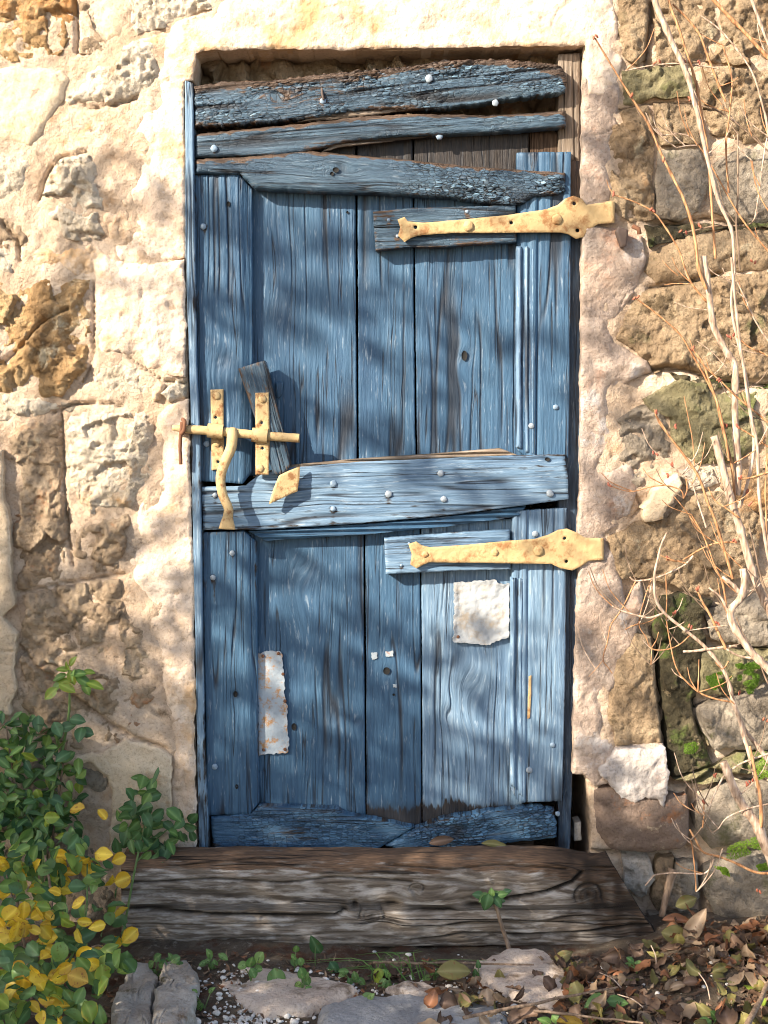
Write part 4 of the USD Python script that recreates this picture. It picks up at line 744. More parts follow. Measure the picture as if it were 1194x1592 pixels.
# hinges
def flat_iron(pts, Y, thick, m, parent, name, dents=0.0012, r=0.002, holes=(), label=None, res=0.0026, warp=None, jag=0.0007):
    hp = []
    for hx, hy, hr in holes:
        a = np.arange(10) * 2 * math.pi / 10
        hp.append([(hx + hr * math.cos(t), hy + hr * math.sin(t)) for t in a])
    sd = board_no[0] = board_no[0] + 1
    def h(x, z, d): return rounded(d, r) + F2(x, z, 30, seed=sd) * dents * 2 + F2(x, z, 110, seed=sd + 1) * dents + (warp(x, z) if warp else 0)
    v, f, _ = slab(xz(pts, Y), Y, thick, h, res, res, jag=jag, jfreq=60 if jag < 0.001 else 220, seed=sd, holes=[xz(q, Y) for q in hp])
    return obj(name, (v, f), m, parent, label=label)
hu = flat_iron(spl := [(618, 341), (629, 337), (634, 344), (660, 346), (720, 341), (790, 334), (850, 325), (868, 318), (878, 309), (892, 304), (905, 309), (912, 318), (934, 315), (954, 313), (955, 346), (930, 348), (914, 358), (908, 368), (896, 371), (884, 364), (872, 361), (830, 361), (760, 362), (700, 362), (650, 366), (638, 370), (629, 376), (619, 366), (622, 353)], -0.010, 0.006, 'ochre_paint', door, 'strap_hinge', holes=[(646, 353, 3), (795, 346, 3), (893, 316, 3), (898, 358, 3)])
hl = flat_iron([(635, 846), (647, 842), (656, 848), (668, 851), (730, 847), (790, 841), (832, 838), (852, 832), (868, 824), (882, 822), (897, 828), (910, 836), (938, 837), (938, 870), (916, 872), (905, 880), (890, 887), (872, 884), (858, 877), (800, 876), (720, 875), (668, 874), (658, 878), (648, 884), (638, 878), (640, 862)], -0.010, 0.006, 'ochre_paint', door, 'strap_hinge', dents=0.0022, holes=[(878, 837, 2.6), (881, 873, 2.6)])
for par, spots in ((hu, [(728, 351, 8), (866, 341, 8)]), (hl, [(837, 856, 8), (769, 859, 5.5), (661, 862, 5)])):
    for k, (x, y, r) in enumerate(spots):
        obj('bolt_head', dome_head(at(x, y, -0.011), r * PX, (0.006 if r > 7 else 0.003), 0.12, k), 'ochre_paint', par)
for q, par in (([(905, 318), (955, 314), (955, 346), (905, 350)], hu), ([(896, 838), (938, 837), (938, 870), (896, 872)], hl)):   # the rolled eye that turns round the pin
    c0 = (at(q[1][0], q[1][1], 0) + at(q[2][0], q[2][1], 0)) / 2
    hh = abs(at(*q[1])[2] - at(*q[2])[2])
    m = tube([c0 + [-0.009, 0.0, -hh / 2], c0 + [-0.009, 0.0, 0], c0 + [-0.009, 0.0, hh / 2]], 0.0105, 12)
    obj('hinge_eye', m, 'ochre_paint', par)

# latch
for q, hs in (([(327, 606), (347, 605), (348, 668), (348, 730), (329, 731), (328, 668)], [(335, 649, 2.4), (339, 718, 2.4)]), ([(397, 611), (418, 610), (419, 676), (418, 738), (397, 738), (397, 676)], [(407, 657, 2.4), (408, 697, 2.4), (404, 714, 0.0)])):
    left = q[0][0] < 350
    Yp = 0.004 if left else -0.016
    p = flat_iron(q, Yp, 0.006 if left else 0.008, 'ochre_worn', door, 'latch_plate', holes=[h for h in hs if h[2] > 0], dents=0.0006, res=0.0022)
    for k, (x, y) in enumerate([(337, 615), (337, 689)] if left else [(408, 620), (404, 728)]):
        obj('bolt_head', dome_head(at(x, y, Yp - 0.001), 6 * PX, 0.0035, 0.1, k), 'ochre_worn', p)
    # the strap bent round the bolt
    cx, cy = (335, 670) if left else (404, 677)
    c0 = at(cx, cy, -0.018)
    axis = np.array([math.cos(-0.085), 0, math.sin(-0.085)]); up = np.array([0.085, 0, 1.0])
    ring = []
    for t in np.linspace(-0.15 * math.pi, 1.15 * math.pi, 13):
        ring.append((math.sin(t), math.cos(t)))
    V = []; F = []
    for s_, w_ in ((-0.5, 0.0155), (-0.5, 0.0115), (0.5, 0.0115), (0.5, 0.0155)):
        for a_, b_ in ring: V.append(c0 + axis * (s_ * 24 * PX) + up * (b_ * w_) + np.array([0, -1, 0]) * (a_ * w_))
    n = len(ring)
    for a_ in range(4):
        for b_ in range(n - 1):
            o, o2 = a_ * n + b_, ((a_ + 1) % 4) * n + b_
            F += [(o, o2, o + 1), (o + 1, o2, o2 + 1)]
    obj('collar', (np.array(V), np.array(F)), 'ochre_worn', p, smooth=30)
bp = spline([at(268, 665, -0.018), at(300, 668, -0.018), at(345, 671, -0.018), at(405, 677, -0.018), at(460, 681, -0.018), at(464, 681.5, -0.018)], 40)
br = np.concatenate([np.linspace(0.006, 0.0095, 8), np.full(27, 0.0098), np.linspace(0.0098, 0.006, 5)])
rod = obj('sliding_bolt', tube(bp, br, 12, bump=0.07, seed=3), 'ochre_worn', door)
hp = spline([at(361, 668, -0.024), at(361, 682, -0.034), at(359, 697, -0.036), at(350, 718, -0.036), at(343, 742, -0.036), at(346, 768, -0.037), at(355, 790, -0.039), at(354, 806, -0.040), at(353, 823, -0.041)], 46)
hr = np.interp(np.linspace(0, 1, 46), [0, 0.1, 0.3, 0.55, 0.75, 0.85, 0.93, 1.0], [0.011, 0.0115, 0.0115, 0.0105, 0.0100, 0.011, 0.015, 0.019])
hv, hf = tube(hp, hr, 12, bump=0.05, seed=5)
yc = np.repeat(hp[:, 1], 12); flat = np.interp(np.linspace(0, 1, 46), [0, 0.8, 1], [0.85, 0.75, 0.25]).repeat(12)
hv[:46 * 12, 1] = yc + (hv[:46 * 12, 1] - yc) * flat
obj('handle', (hv, hf), 'ochre_worn', rod)
flat_iron([(434, 739), (466, 724), (465, 745), (462, 764), (440, 774), (418, 784), (425, 760)], -0.022, 0.004, 'ochre_worn', door, 'latch_tongue', dents=0.0005, warp=lambda x, z: (x - at(442, 754)[0]) * -0.15, label='lozenge shaped ochre plate at the foot of the slat')

# nails
for k, (x, y, r, Yn, m) in enumerate(NAILS):
    obj('nail', dome_head(at(x, y, Yn), 0.78 * r * PX, 0.004 if r > 4 else 0.002, 0.12, k), m, door)
obj('nail_shank', tube([at(500, 136, 0.0), at(501, 146, -0.008), at(503, 155, -0.011)], 0.0028, 6), 'iron_dark', door)
for k, (x, y, rx, ry) in enumerate([(722, 553, 4.5, 8), (366, 1079, 3.5, 5), (601, 1043, 5.5, 6), (368, 1223, 2.5, 4), (851, 714, 4, 3), (522, 264, 5, 4), (516, 270, 3, 3), (355, 317, 3, 4), (457, 1130, 4, 6), (612, 1080, 2, 2), (540, 330, 2, 2)]):
    Yh = {722: YP, 601: YP, 457: YP, 612: YP, 540: YP, 851: 0.002, 522: -0.004, 516: -0.004}.get(x, YS)
    a = np.arange(14) * 2 * math.pi / 14
    c0 = at(x, y, Yh - 0.0025)
    v = np.vstack([c0 + np.stack([np.cos(a) * rx * PX, np.zeros(14), np.sin(a) * ry * PX], 1), c0 + np.stack([np.cos(a) * rx * PX * 0.8, np.full(14, 0.0018), np.sin(a) * ry * PX * 0.8], 1), [c0 + [0, 0.0022, 0]]])
    q = np.arange(14); q2 = (q + 1) % 14
    f = np.vstack([np.stack([q, q2, 14 + q], 1), np.stack([q2, 14 + q2, 14 + q], 1), np.stack([14 + q, 14 + q2, np.full(14, 28)], 1)])
    obj('bore_hole', (v, f), 'hole_black', door)
# sheet metal patches nailed over cracks
def sheet(pts, Y, m, name, amp, label, jag=0.003):
    sd = board_no[0] = board_no[0] + 1
    def h(x, z, d): return F2(x, z, 26, seed=sd) * amp * 2 + F2(x, z, 90, seed=sd + 2) * amp + amp * 1.2 * sm(0.012, 0, d) * noise(np.stack([x * 60, z * 60, x * 0], -1), sd)
    v, f, _ = slab(xz(pts, Y), Y, 0.003, h, 0.0024, 0.0024, jag=jag, jfreq=150, seed=sd)
    return obj(name, (v, f), m, door, label=label)
p1 = sheet([(398, 1017), (420, 1012), (438, 1013), (440, 1040), (443, 1060), (442, 1080), (447, 1100), (446, 1125), (449, 1150), (447, 1170), (402, 1174), (402, 1100)], YP - 0.007, 'sheet_rusty', 'metal_patch', 0.0012, 'narrow rust spotted metal sheet by the lower left stile', 0.0040)
p2 = sheet([(706, 906), (740, 903), (772, 901), (776, 908), (792, 908), (791, 950), (791, 990), (772, 996), (762, 1003), (730, 1000), (705, 997)], YP - 0.009, 'sheet_white', 'metal_patch', 0.0045, 'crumpled white sheet under the lower hinge', 0.0042)
for k, (x, y, Yn, par) in enumerate([(409, 1020, YP - 0.009, p1), (433, 1016, YP - 0.009, p1), (440, 1048, YP - 0.009, p1), (443, 1090, YP - 0.009, p1), (410, 1166, YP - 0.009, p1), (443, 1165, YP - 0.009, p1), (712, 990, YP - 0.012, p2)]):
    obj('tack', dome_head(at(x, y, Yn), 2.6 * PX, 0.002, 0.1, k), 'rust', par)
# scraps of white paint and paper on the plank
for k, (q) in enumerate([[(577, 1015), (586, 1014), (587, 1023), (578, 1026)], [(599, 1013), (611, 1012), (611, 1020), (600, 1021)], [(611, 1064), (617, 1064), (617, 1069), (611, 1069)]]):
    flat_iron(q, YP - 0.003, 0.002, 'scrap', door, 'paper_scrap', dents=0.0008, r=0.0005, jag=0.0028)
flat_iron([(822, 1052), (826, 1050), (826, 1080), (824, 1116), (820, 1118), (821, 1080)], YS - 0.003, 0.002, 'ochre_paint', door, 'paint_drip', dents=0.0002, r=0.0008)

# ------------------------------------------------------------------ iron in the wall
pin = thing('rusty_pin', at(282, 685, -0.03), 'rusty iron pin set in the plaster, holding the end of the latch bolt', 'pin')
obj('shank', tube(spline([at(283, 656, -0.022), at(280, 690, -0.026), at(281, 722, -0.024)], 10), 0.0042, 8, bump=0.15), 'rust', pin)
obj('loop', tube(spline([at(284, 652, -0.018), at(287, 656, -0.030), at(286, 668, -0.032), at(282, 674, -0.026), at(281, 664, -0.004)], 16), 0.0045, 8, bump=0.15), 'rust', pin)
pintle = thing('hinge_pintle', at(962, 365, -0.01), 'dark rusty hinge pintle broken out of the wall by the upper hinge', 'hinge pintle')
flat_iron([(962, 352), (977, 357), (974, 382), (966, 384), (958, 360)], -0.020, 0.02, 'iron_dark', pintle, 'bracket', dents=0.001)
obj('pin', tube([at(984, 352, -0.018), at(993, 356, -0.026), at(994, 364, -0.026)], 0.005, 8), 'rust', pintle)

# ------------------------------------------------------------------ the beam on the ground before the door
# a squared old log, its right end hewn at a slant; built as a skin round a path (s along, a round the section)
YB = -0.125
pl, pr = at(188, 1400, YB), at(1036, 1400, YB)
ztopb, zbot = at(600, 1334, YB)[2], at(600, 1478, YB)[2]
x0b, x1b = pl[0], at(1036, 1466, YB)[0]
x1top = at(948, 1318, -0.10)[0]
beam = thing('timber_beam', ((x0b + x1b) / 2, -0.06, 0), 'grey weathered squared log lying across the foot of the door', 'beam')
NS, NA = 330, 440
hh, dp, yb = (ztopb - zbot) / 2, 0.056, YB + 0.056
zc = (ztopb + zbot) / 2
t = np.linspace(0, 2 * np.pi, NA, endpoint=False)
ex = 0.5
sec = np.stack([-np.sign(np.cos(t)) * np.abs(np.cos(t)) ** ex * dp, np.sign(np.sin(t)) * np.abs(np.sin(t)) ** ex * hh], 1)      # (y, z) round the section
S, T = np.meshgrid(np.linspace(0, 1, NS), np.arange(NA), indexing='ij')
Y_, Z_ = sec[T.ravel(), 0], sec[T.ravel(), 1]
per = np.concatenate([[0], np.cumsum(np.linalg.norm(np.diff(np.vstack([sec, sec[:1]]), axis=0), axis=1))])[:-1][T.ravel()]
fr = (1 - Z_ / hh) / 2                                                          # 0 top, 1 bottom
xr = x1top + (x1b - x1top) * np.clip(fr, 0, 1) ** 1.1 - 0.02 * (Y_ / dp > 0.5)
X_ = x0b + (xr - x0b) * S.ravel()
u, w = X_, per + 0.012 * F2(X_, per, 2.2, 5, seed=301, oct=3)
kn = np.zeros_like(u); face = (Y_ < -dp * 0.6)
zz = Z_ + zc
for (kx, kz, a, rad, asp) in [(*at(578, 1424, YB)[[0, 2]], 0.9, 0.020, 3.2), (*at(915, 1392, YB)[[0, 2]], 0.9, 0.026, 2.6), (*at(640, 1388, YB)[[0, 2]], -0.4, 0.03, 5), (*at(760, 1370, YB)[[0, 2]], 0.5, 0.02, 6)]:
    q = np.exp(-(((X_ - kx) / (rad * asp)) ** 2 + ((zz - kz) / rad) ** 2)) * face
    w = w + a * q * (zz - kz) - 0.4 * a * rad * q * np.sin((X_ - kx) / rad)
    kn = np.maximum(kn, np.exp(-(((X_ - kx) / (rad * 0.55)) ** 2 + ((zz - kz) / (rad * 0.42)) ** 2)) * face)
o = np.full_like(u, 3.3)
n1 = noise(np.stack([u * 10, w * 150, o], -1), 31); n2 = noise(np.stack([u * 30, w * 330, o], -1), 32)
cn = noise(np.stack([u * 2.2, w * 40, o], -1), 33); gate = sm(0.38, 0.60, noise(np.stack([u * 2.5, w * 9, o], -1), 34))
ck = 0.45 * np.exp(-((cn - 0.5) / 0.03) ** 2) * gate
# the two long drying cracks
for pts_, wd, dpn in (([(190, 1412), (330, 1422), (520, 1422), (560, 1402), (600, 1404), (640, 1412), (690, 1416), (800, 1394), (850, 1386), (890, 1372), (905, 1356)], 0.0034, 0.013), ([(640, 1462), (720, 1452), (820, 1454), (900, 1450), (960, 1444), (1030, 1440)], 0.0028, 0.010), ([(190, 1374), (330, 1366), (440, 1372), (520, 1362), (640, 1370)], 0.0024, 0.007), ([(880, 1352), (780, 1345), (700, 1352), (600, 1345)], 0.0020, 0.005)):
    ln = LineString([tuple(p) for p in xz(pts_, YB)])
    dist = shapely.distance(ln, shapely.points(np.stack([X_, zz + 0.003 * F2(X_, zz, 40, seed=8)], 1)))
    q = np.exp(-(dist / wd) ** 2) * (Y_ < 0)
    ck = np.maximum(ck, q * (dpn / 0.010))
for kx_, kz_, ra_, rb_ in [(*at(578, 1424, YB)[[0, 2]], 0.027, 0.022), (*at(915, 1394, YB)[[0, 2]], 0.030, 0.026), (*at(648, 1380, YB)[[0, 2]], 0.016, 0.009)]:
    rho = np.sqrt(((X_ - kx_) / ra_) ** 2 + ((zz - kz_) / rb_) ** 2) + 0.15 * F2(X_, zz, 60, seed=44)
    ck = np.maximum(ck, face * (0.55 * np.exp(-((rho - 1) / 0.10) ** 2) * (zz > kz_ - 0.006) + 0.22 * np.exp(-((rho - 0.6) / 0.10) ** 2) + 0.35 * np.exp(-(rho / 0.35) ** 2)))
hgt = 0.0022 * (1.2 * (n1 - 0.5) + 0.6 * (n2 - 0.5)) + 0.018 * F2(X_, per, 4, 9, seed=36) + 0.005 * F2(X_, per, 25, 50, seed=38) - 0.012 * ck + 0.006 * kn * (0.5 + np.sin(np.hypot(X_ * 300, w * 420))) * 0.5
wear_end = sm(0.20, 0.06, xr - X_ + 0.05 * F2(X_, per, 20, seed=45)) * (0.6 + 0.8 * noise(np.stack([X_ * 60, per * 30, o], -1), 37))
hgt = hgt - 0.022 * sm(0.16, 0.0, xr - X_) * noise(np.stack([X_ * 30, per * 40, o], -1), 39)
nr = np.stack([Y_ / dp ** 1, Z_ / hh], 1); nr = np.sign(nr) * np.abs(nr) ** (1 / ex * 2 - 1); nr /= np.linalg.norm(nr, axis=1, keepdims=True) + 1e-9
V = np.stack([X_, yb + Y_ + nr[:, 0] * hgt, zc + Z_ + nr[:, 1] * hgt + 0.006 * F2(X_, X_ * 0, 5, seed=40)], 1)
i, j = np.meshgrid(np.arange(NS - 1), np.arange(NA), indexing='ij')
q = np.stack([i * NA + j, i * NA + (j + 1) % NA, (i + 1) * NA + (j + 1) % NA, (i + 1) * NA + j], -1).reshape(-1, 4)
Fb = np.vstack([q[:, [0, 1, 2]], q[:, [0, 2, 3]]])
nV = len(V); endc = [V[:NA].mean(0), V[-NA:].mean(0)]
V = np.vstack([V, endc]); jj = np.arange(NA); e0 = (NS - 1) * NA
Fb = np.vstack([Fb, np.stack([np.full(NA, nV), (jj + 1) % NA, jj], 1), np.stack([np.full(NA, nV + 1), e0 + jj, e0 + (jj + 1) % NA], 1)])
ad = lambda a: np.concatenate([a, a[[0, -1]]])
topbrown = 0.32 * sm(0.35, 0.95, Z_ / hh)
obj('log', (V, Fb), 'beam_wood', beam, prim={'grain': np.stack([ad(u), ad(w), np.full(nV + 2, 1.7)], 1), 'wear': np.stack([ad(topbrown + wear_end * 0.25), ad(np.clip(ck + 0.75 * wear_end, 0, 1)), np.zeros(nV + 2)], 1)})
def beam_top(px): return at(px, 1322, -0.10)

# ------------------------------------------------------------------ leaves and plants
def leaf_mesh(Ln, W, fold=0.25, curl=0.2, kind='oval', twist=0.0, n=6, wav=0.0, seed=0):
    """A leaf along +x with its midrib folded and its tip curled; upper side +z."""
    t = np.linspace(0, 1, n + 1)
    if kind == 'oval': w = np.sin(np.pi * t ** 0.9) ** 0.75
    elif kind == 'round': w = np.sin(np.pi * np.clip(t, 0, 1)) ** 0.5
    elif kind == 'lance': w = np.sin(np.pi * t ** 0.75) ** 0.9 * (1 - 0.25 * t)
    else: w = np.sin(np.pi * t ** 0.7) ** 0.8                               # egg
    w = w * W / 2; w[0] = max(w[0], W * 0.02); w[-1] = W * 0.02
    rg = np.random.default_rng(seed)
    V = []
    for k, a in enumerate(t):
        ang = curl * a * 2
        cx = Ln * (math.sin(ang) / ang * a if abs(ang) > 1e-3 else a) ; cz = -Ln * ((1 - math.cos(ang)) / ang * a if abs(ang) > 1e-3 else 0)
        for s_, m_ in ((-1, 1), (-0.55, 0.45), (0, 0), (0.55, 0.45), (1, 1)):
            y = s_ * w[k] * math.cos(fold * m_); z = cz + abs(s_) * w[k] * math.sin(fold) + wav * W * rg.uniform(-1, 1) * abs(s_)
            ca, sa = math.cos(twist * a), math.sin(twist * a)
            V.append((cx, y * ca - (z - cz) * sa, cz + y * sa + (z - cz) * ca))
    F = []
    for k in range(n):
        for b in range(4):
            o = k * 5 + b
            F += [(o, o + 5, o + 1), (o + 1, o + 5, o + 6)]
    return np.array(V), np.array(F)

def frame_of(direction, normal):
    x = np.asarray(direction, float); x /= np.linalg.norm(x)
    z = np.asarray(normal, float); z = z - x * (x @ z); z /= np.linalg.norm(z) + 1e-9
    return np.stack([x, np.cross(z, x), z], 1)

def put(vf, pos, direction, normal):
    M = frame_of(direction, normal)
    return vf[0] @ M.T + pos, vf[1]

def rvec(rg, s=1.0): return np.array([rg.gauss(0, s), rg.gauss(0, s), rg.gauss(0, s)])

def in_poly(rg, poly):
    P = Polygon(poly); a, b, c, d = P.bounds
    while True:
        p = (rg.uniform(a, c), rg.uniform(b, d))
        if P.contains(shapely.Point(p)): return p

def leafy(name, label, cat, base, regions, stems, seed, kind='oval', mats=('leaf_dark',), wts=(1,), size=(24, 32), aspect=0.62, limit=290, face=(0, -0.8, 0.6), droop=0.4, spread=0.5):
    """A leafy plant: stems along given paths, leaves filling outlines at given depths; the leaves are parts."""
    rg = random.Random(seed)
    t = thing(name, base, label, cat)
    for pts_, r0, r1 in stems:
        p = spline(np.array(pts_), 24)
        obj('stem', tube(p, np.linspace(r0, r1, 24), 6, bump=0.1, seed=seed), 'bark_brown' if r0 > 0.003 else 'stem_green', t)
    leaves, rest = [], []
    for poly, n, ya, ybk in regions:
        pts2 = []
        for k in range(n * 3):
            if len(pts2) >= n: break
            p = in_poly(rg, poly); Y = rg.uniform(ya, ybk)
            if any((p[0] - q[0]) ** 2 + (p[1] - q[1]) ** 2 < (size[0] * 0.42) ** 2 and abs(Y - q[2]) < 0.03 for q in pts2): continue
            pts2.append((p[0], p[1], Y))
        leaves += pts2
    rg.shuffle(leaves); leaves.sort(key=lambda q: q[2] > -0.30)
    for k, (px, py, Y) in enumerate(leaves):
        s_ = rg.uniform(*size) * PX * (1 + 0.0)
        d = np.array([rg.gauss(0, 1), rg.gauss(0, 0.5) - 0.1, rg.gauss(-droop, 0.7)])
        nrm = np.array(face) + rvec(rg, spread)
        lf = leaf_mesh(s_, s_ * aspect * rg.uniform(0.75, 1.15), rg.uniform(0.05, 0.55), rg.uniform(-0.3, 0.6), rg.choice(kind.split()), rg.uniform(-.4, .4), wav=0.05, seed=k)
        m = rg.choices(mats, wts)[0]
        vf = put((lf[0] - [s_ / 2, 0, 0], lf[1]), at(px, py, Y), d, nrm)
        (leaves_out := None)
        if k < limit: obj('leaf', vf, m, t)
        else: rest.append((vf, m))
    for m in sorted({m for _, m in rest}):
        obj('leaf_mass', join([v for v, mm in rest if mm == m]), m, t, kind='stuff')
    return t

# honeysuckle and bramble growing up the wall on the left
leafy('honeysuckle', 'dark green small leaved climber spreading over the wall foot at the left edge', 'climbing plant', on_ground(40, 1560),
      [([(-40, 1120), (20, 1108), (60, 1118), (104, 1150), (130, 1200), (120, 1260), (60, 1310), (-40, 1330)], 230, -0.10, -0.02), ([(-40, 1230), (90, 1240), (150, 1290), (120, 1340), (-40, 1380)], 110, -0.16, -0.06)],
      [([at(60, 1540, -0.2), at(70, 1400, -0.1), at(92, 1230, -0.06), at(105, 1150, -0.05)], 0.004, 0.002), ([at(20, 1540, -0.2), at(30, 1300, -0.08), at(10, 1130, -0.05)], 0.004, 0.002), ([at(90, 1500, -0.2), at(60, 1300, -0.1), at(-20, 1200, -0.06)], 0.003, 0.0015)],
      21, 'oval egg', ('leaf_dark', 'leaf_green', 'leaf_lime'), (5, 5, 0.5), (19, 30), 0.66)
rose = thing('rose_shoot', at(70, 1400, -0.12), 'single upright rose shoot tipped with yellow green leaflets against the wall', 'rose shoot')
sp = spline(np.array([at(60, 1420, -0.12), at(78, 1250, -0.09), at(98, 1160, -0.075), at(107, 1110, -0.07), at(108, 1066, -0.07), at(106, 1034, -0.07)]), 30)
obj('stem', tube(sp, np.linspace(0.0045, 0.0016, 30), 8), 'stem_green', rose)
rg = random.Random(5)
for k, (x, y, dx, dy, s_, m) in enumerate([(112, 1028, .5, .9, 17, 'leaf_lime'), (104, 1036, -.4, .8, 14, 'leaf_lime'), (97, 1040, -1, .3, 18, 'leaf_lime'), (122, 1046, 1, .2, 24, 'leaf_green'), (138, 1044, 1, .1, 18, 'leaf_lime'), (92, 1052, -.9, -.2, 22, 'leaf_green'), (112, 1053, .3, -.7, 22, 'leaf_lime'), (130, 1058, .9, -.5, 26, 'leaf_green'), (148, 1064, 1, -.2, 26, 'leaf_lime'), (88, 1066, -.9, -.5, 26, 'leaf_green'), (104, 1068, .7, -.2, 26, 'leaf_lime'), (78, 1078, -.9, -.7, 24, 'leaf_lime'), (134, 1070, .3, -.9, 22, 'leaf_green'), (112, 1050, 0, .6, 18, 'leaf_green'), (100, 1058, -1, .1, 20, 'leaf_lime')]):
    L_ = s_ * PX * 1.15
    lf = leaf_mesh(L_, L_ * 0.6, 0.2, 0.25, 'oval', seed=k)
    obj('leaf', put((lf[0] - [L_ / 2, 0, 0], lf[1]), at(x, y, -0.07 - 0.02 * rg.random()), (dx, -0.3 * rg.random(), dy), (rg.gauss(-.1, .3), -0.7, 0.9)), m, rose)
for k, (x, y) in enumerate([(84, 1122), (92, 1134), (60, 1112), (108, 1118), (90, 1192), (75, 1240), (110, 1170), (128, 1130), (146, 1142)]):
    L_ = 27 * PX
    obj('leaf', put(leaf_mesh(L_, L_ * 0.7, 0.2, 0.3, 'oval', seed=k), at(x, y, -0.09), (rg.gauss(0, 1), -0.3, rg.gauss(-.2, .5)), (0, -0.8, 0.6)), 'leaf_dark', rose)
leafy('bramble', 'dark green bramble with toothed leaves between the log and the door frame', 'bramble', on_ground(215, 1500),
      [([(180, 1280), (205, 1210), (240, 1205), (236, 1250), (262, 1262), (304, 1266), (306, 1306), (270, 1312), (256, 1340), (214, 1336), (180, 1320)], 66, -0.13, -0.03)],
      [([at(190, 1460, -0.16), at(212, 1340, -0.12), at(232, 1250, -0.06), at(226, 1210, -0.05)], 0.003, 0.0015), ([at(212, 1340, -0.12), at(260, 1290, -0.06), at(300, 1280, -0.04)], 0.002, 0.001)],
      31, 'egg', ('leaf_dark', 'leaf_green'), (6, 2.5), (22, 33), 0.66)
bush = leafy('autumn_shrub', 'low shrub with round leaves turning from green to yellow at the lower left', 'shrub', on_ground(60, 1585),
      [([(-40, 1330), (60, 1300), (120, 1296), (178, 1340), (190, 1420), (214, 1452), (170, 1500), (150, 1600), (130, 1680), (-40, 1680)], 300, -0.42, -0.14), ([(-40, 1470), (100, 1476), (196, 1470), (206, 1500), (160, 1540), (150, 1640), (-40, 1640)], 150, -0.66, -0.46)],
      [([at(80, 1680, -0.42), at(84, 1540, -0.36), at(80, 1400, -0.28), at(70, 1330, -0.22)], 0.005, 0.002), ([at(80, 1660, -0.42), at(110, 1520, -0.34), at(150, 1470, -0.30), at(180, 1500, -0.3)], 0.004, 0.0015), ([at(60, 1660, -0.42), at(40, 1480, -0.34), at(10, 1360, -0.28)], 0.004, 0.0015), ([at(84, 1540, -0.36), at(130, 1440, -0.3), at(136, 1340, -0.22)], 0.003, 0.0015), ([at(100, 1600, -0.36), at(150, 1560, -0.3), at(190, 1500, -0.25), at(204, 1540, -0.24)], 0.0025, 0.0012), ([at(70, 1590, -0.40), at(120, 1545, -0.38), at(90, 1480, -0.4)], 0.0025, 0.0012)],
      41, 'round oval egg', ('leaf_dark', 'leaf_green', 'leaf_lime', 'leaf_yellow', 'leaf_orange'), (5, 4.5, 2.2, 1.6, 0.3), (20, 31), 0.80, limit=228, spread=0.7)
rg = random.Random(9)
for k, (cx, cy) in enumerate([(350, 590), (410, 690), (205, 790), (390, 790), (60, 935), (140, 910), (270, 1035), (490, 975), (560, 1000), (610, 1160), (485, 1165), (100, 1230), (165, 1300), (235, 1310), (280, 1365), (100, 1405), (200, 1465), (350, 1280), (682, 610), (704, 730), (310, 740), (250, 885), (455, 325), (595, 350), (470, 870), (155, 660), (15, 640), (95, 1030), (520, 1205), (300, 370), (420, 600), (80, 780), (20, 800), (130, 1010), (30, 1060)] + [(rg.uniform(-20, 560), rg.uniform(560, 1500)) for _ in range(34)]):
    px, py = cx / 3.73, 1172 + cy / 3.73
    L_ = rg.uniform(19, 30) * PX
    Y = -0.43 + 0.15 * (py < 1400) + rg.uniform(-.02, .02) - (0.0 if py > 1400 else -0.06) - (0.16 if py > 1490 else 0)
    lf = leaf_mesh(L_, L_ * rg.uniform(0.68, 0.95), rg.uniform(0.05, .6), rg.uniform(-.4, .7), rg.choice(['round', 'round', 'oval', 'egg']), rg.uniform(-.5, .5), n=8, wav=0.06, seed=k)
    obj('leaf', put((lf[0] - [L_ / 2, 0, 0], lf[1]), at(px, py, Y), (rg.gauss(0, 1), -0.2, rg.gauss(0, 1)), (rg.gauss(0, .5), -0.8, 0.5 + rg.gauss(0, .4))), rg.choices(['leaf_yellow', 'leaf_orange', 'leaf_lime'], [8, 1.0, 2.2])[0], bush)

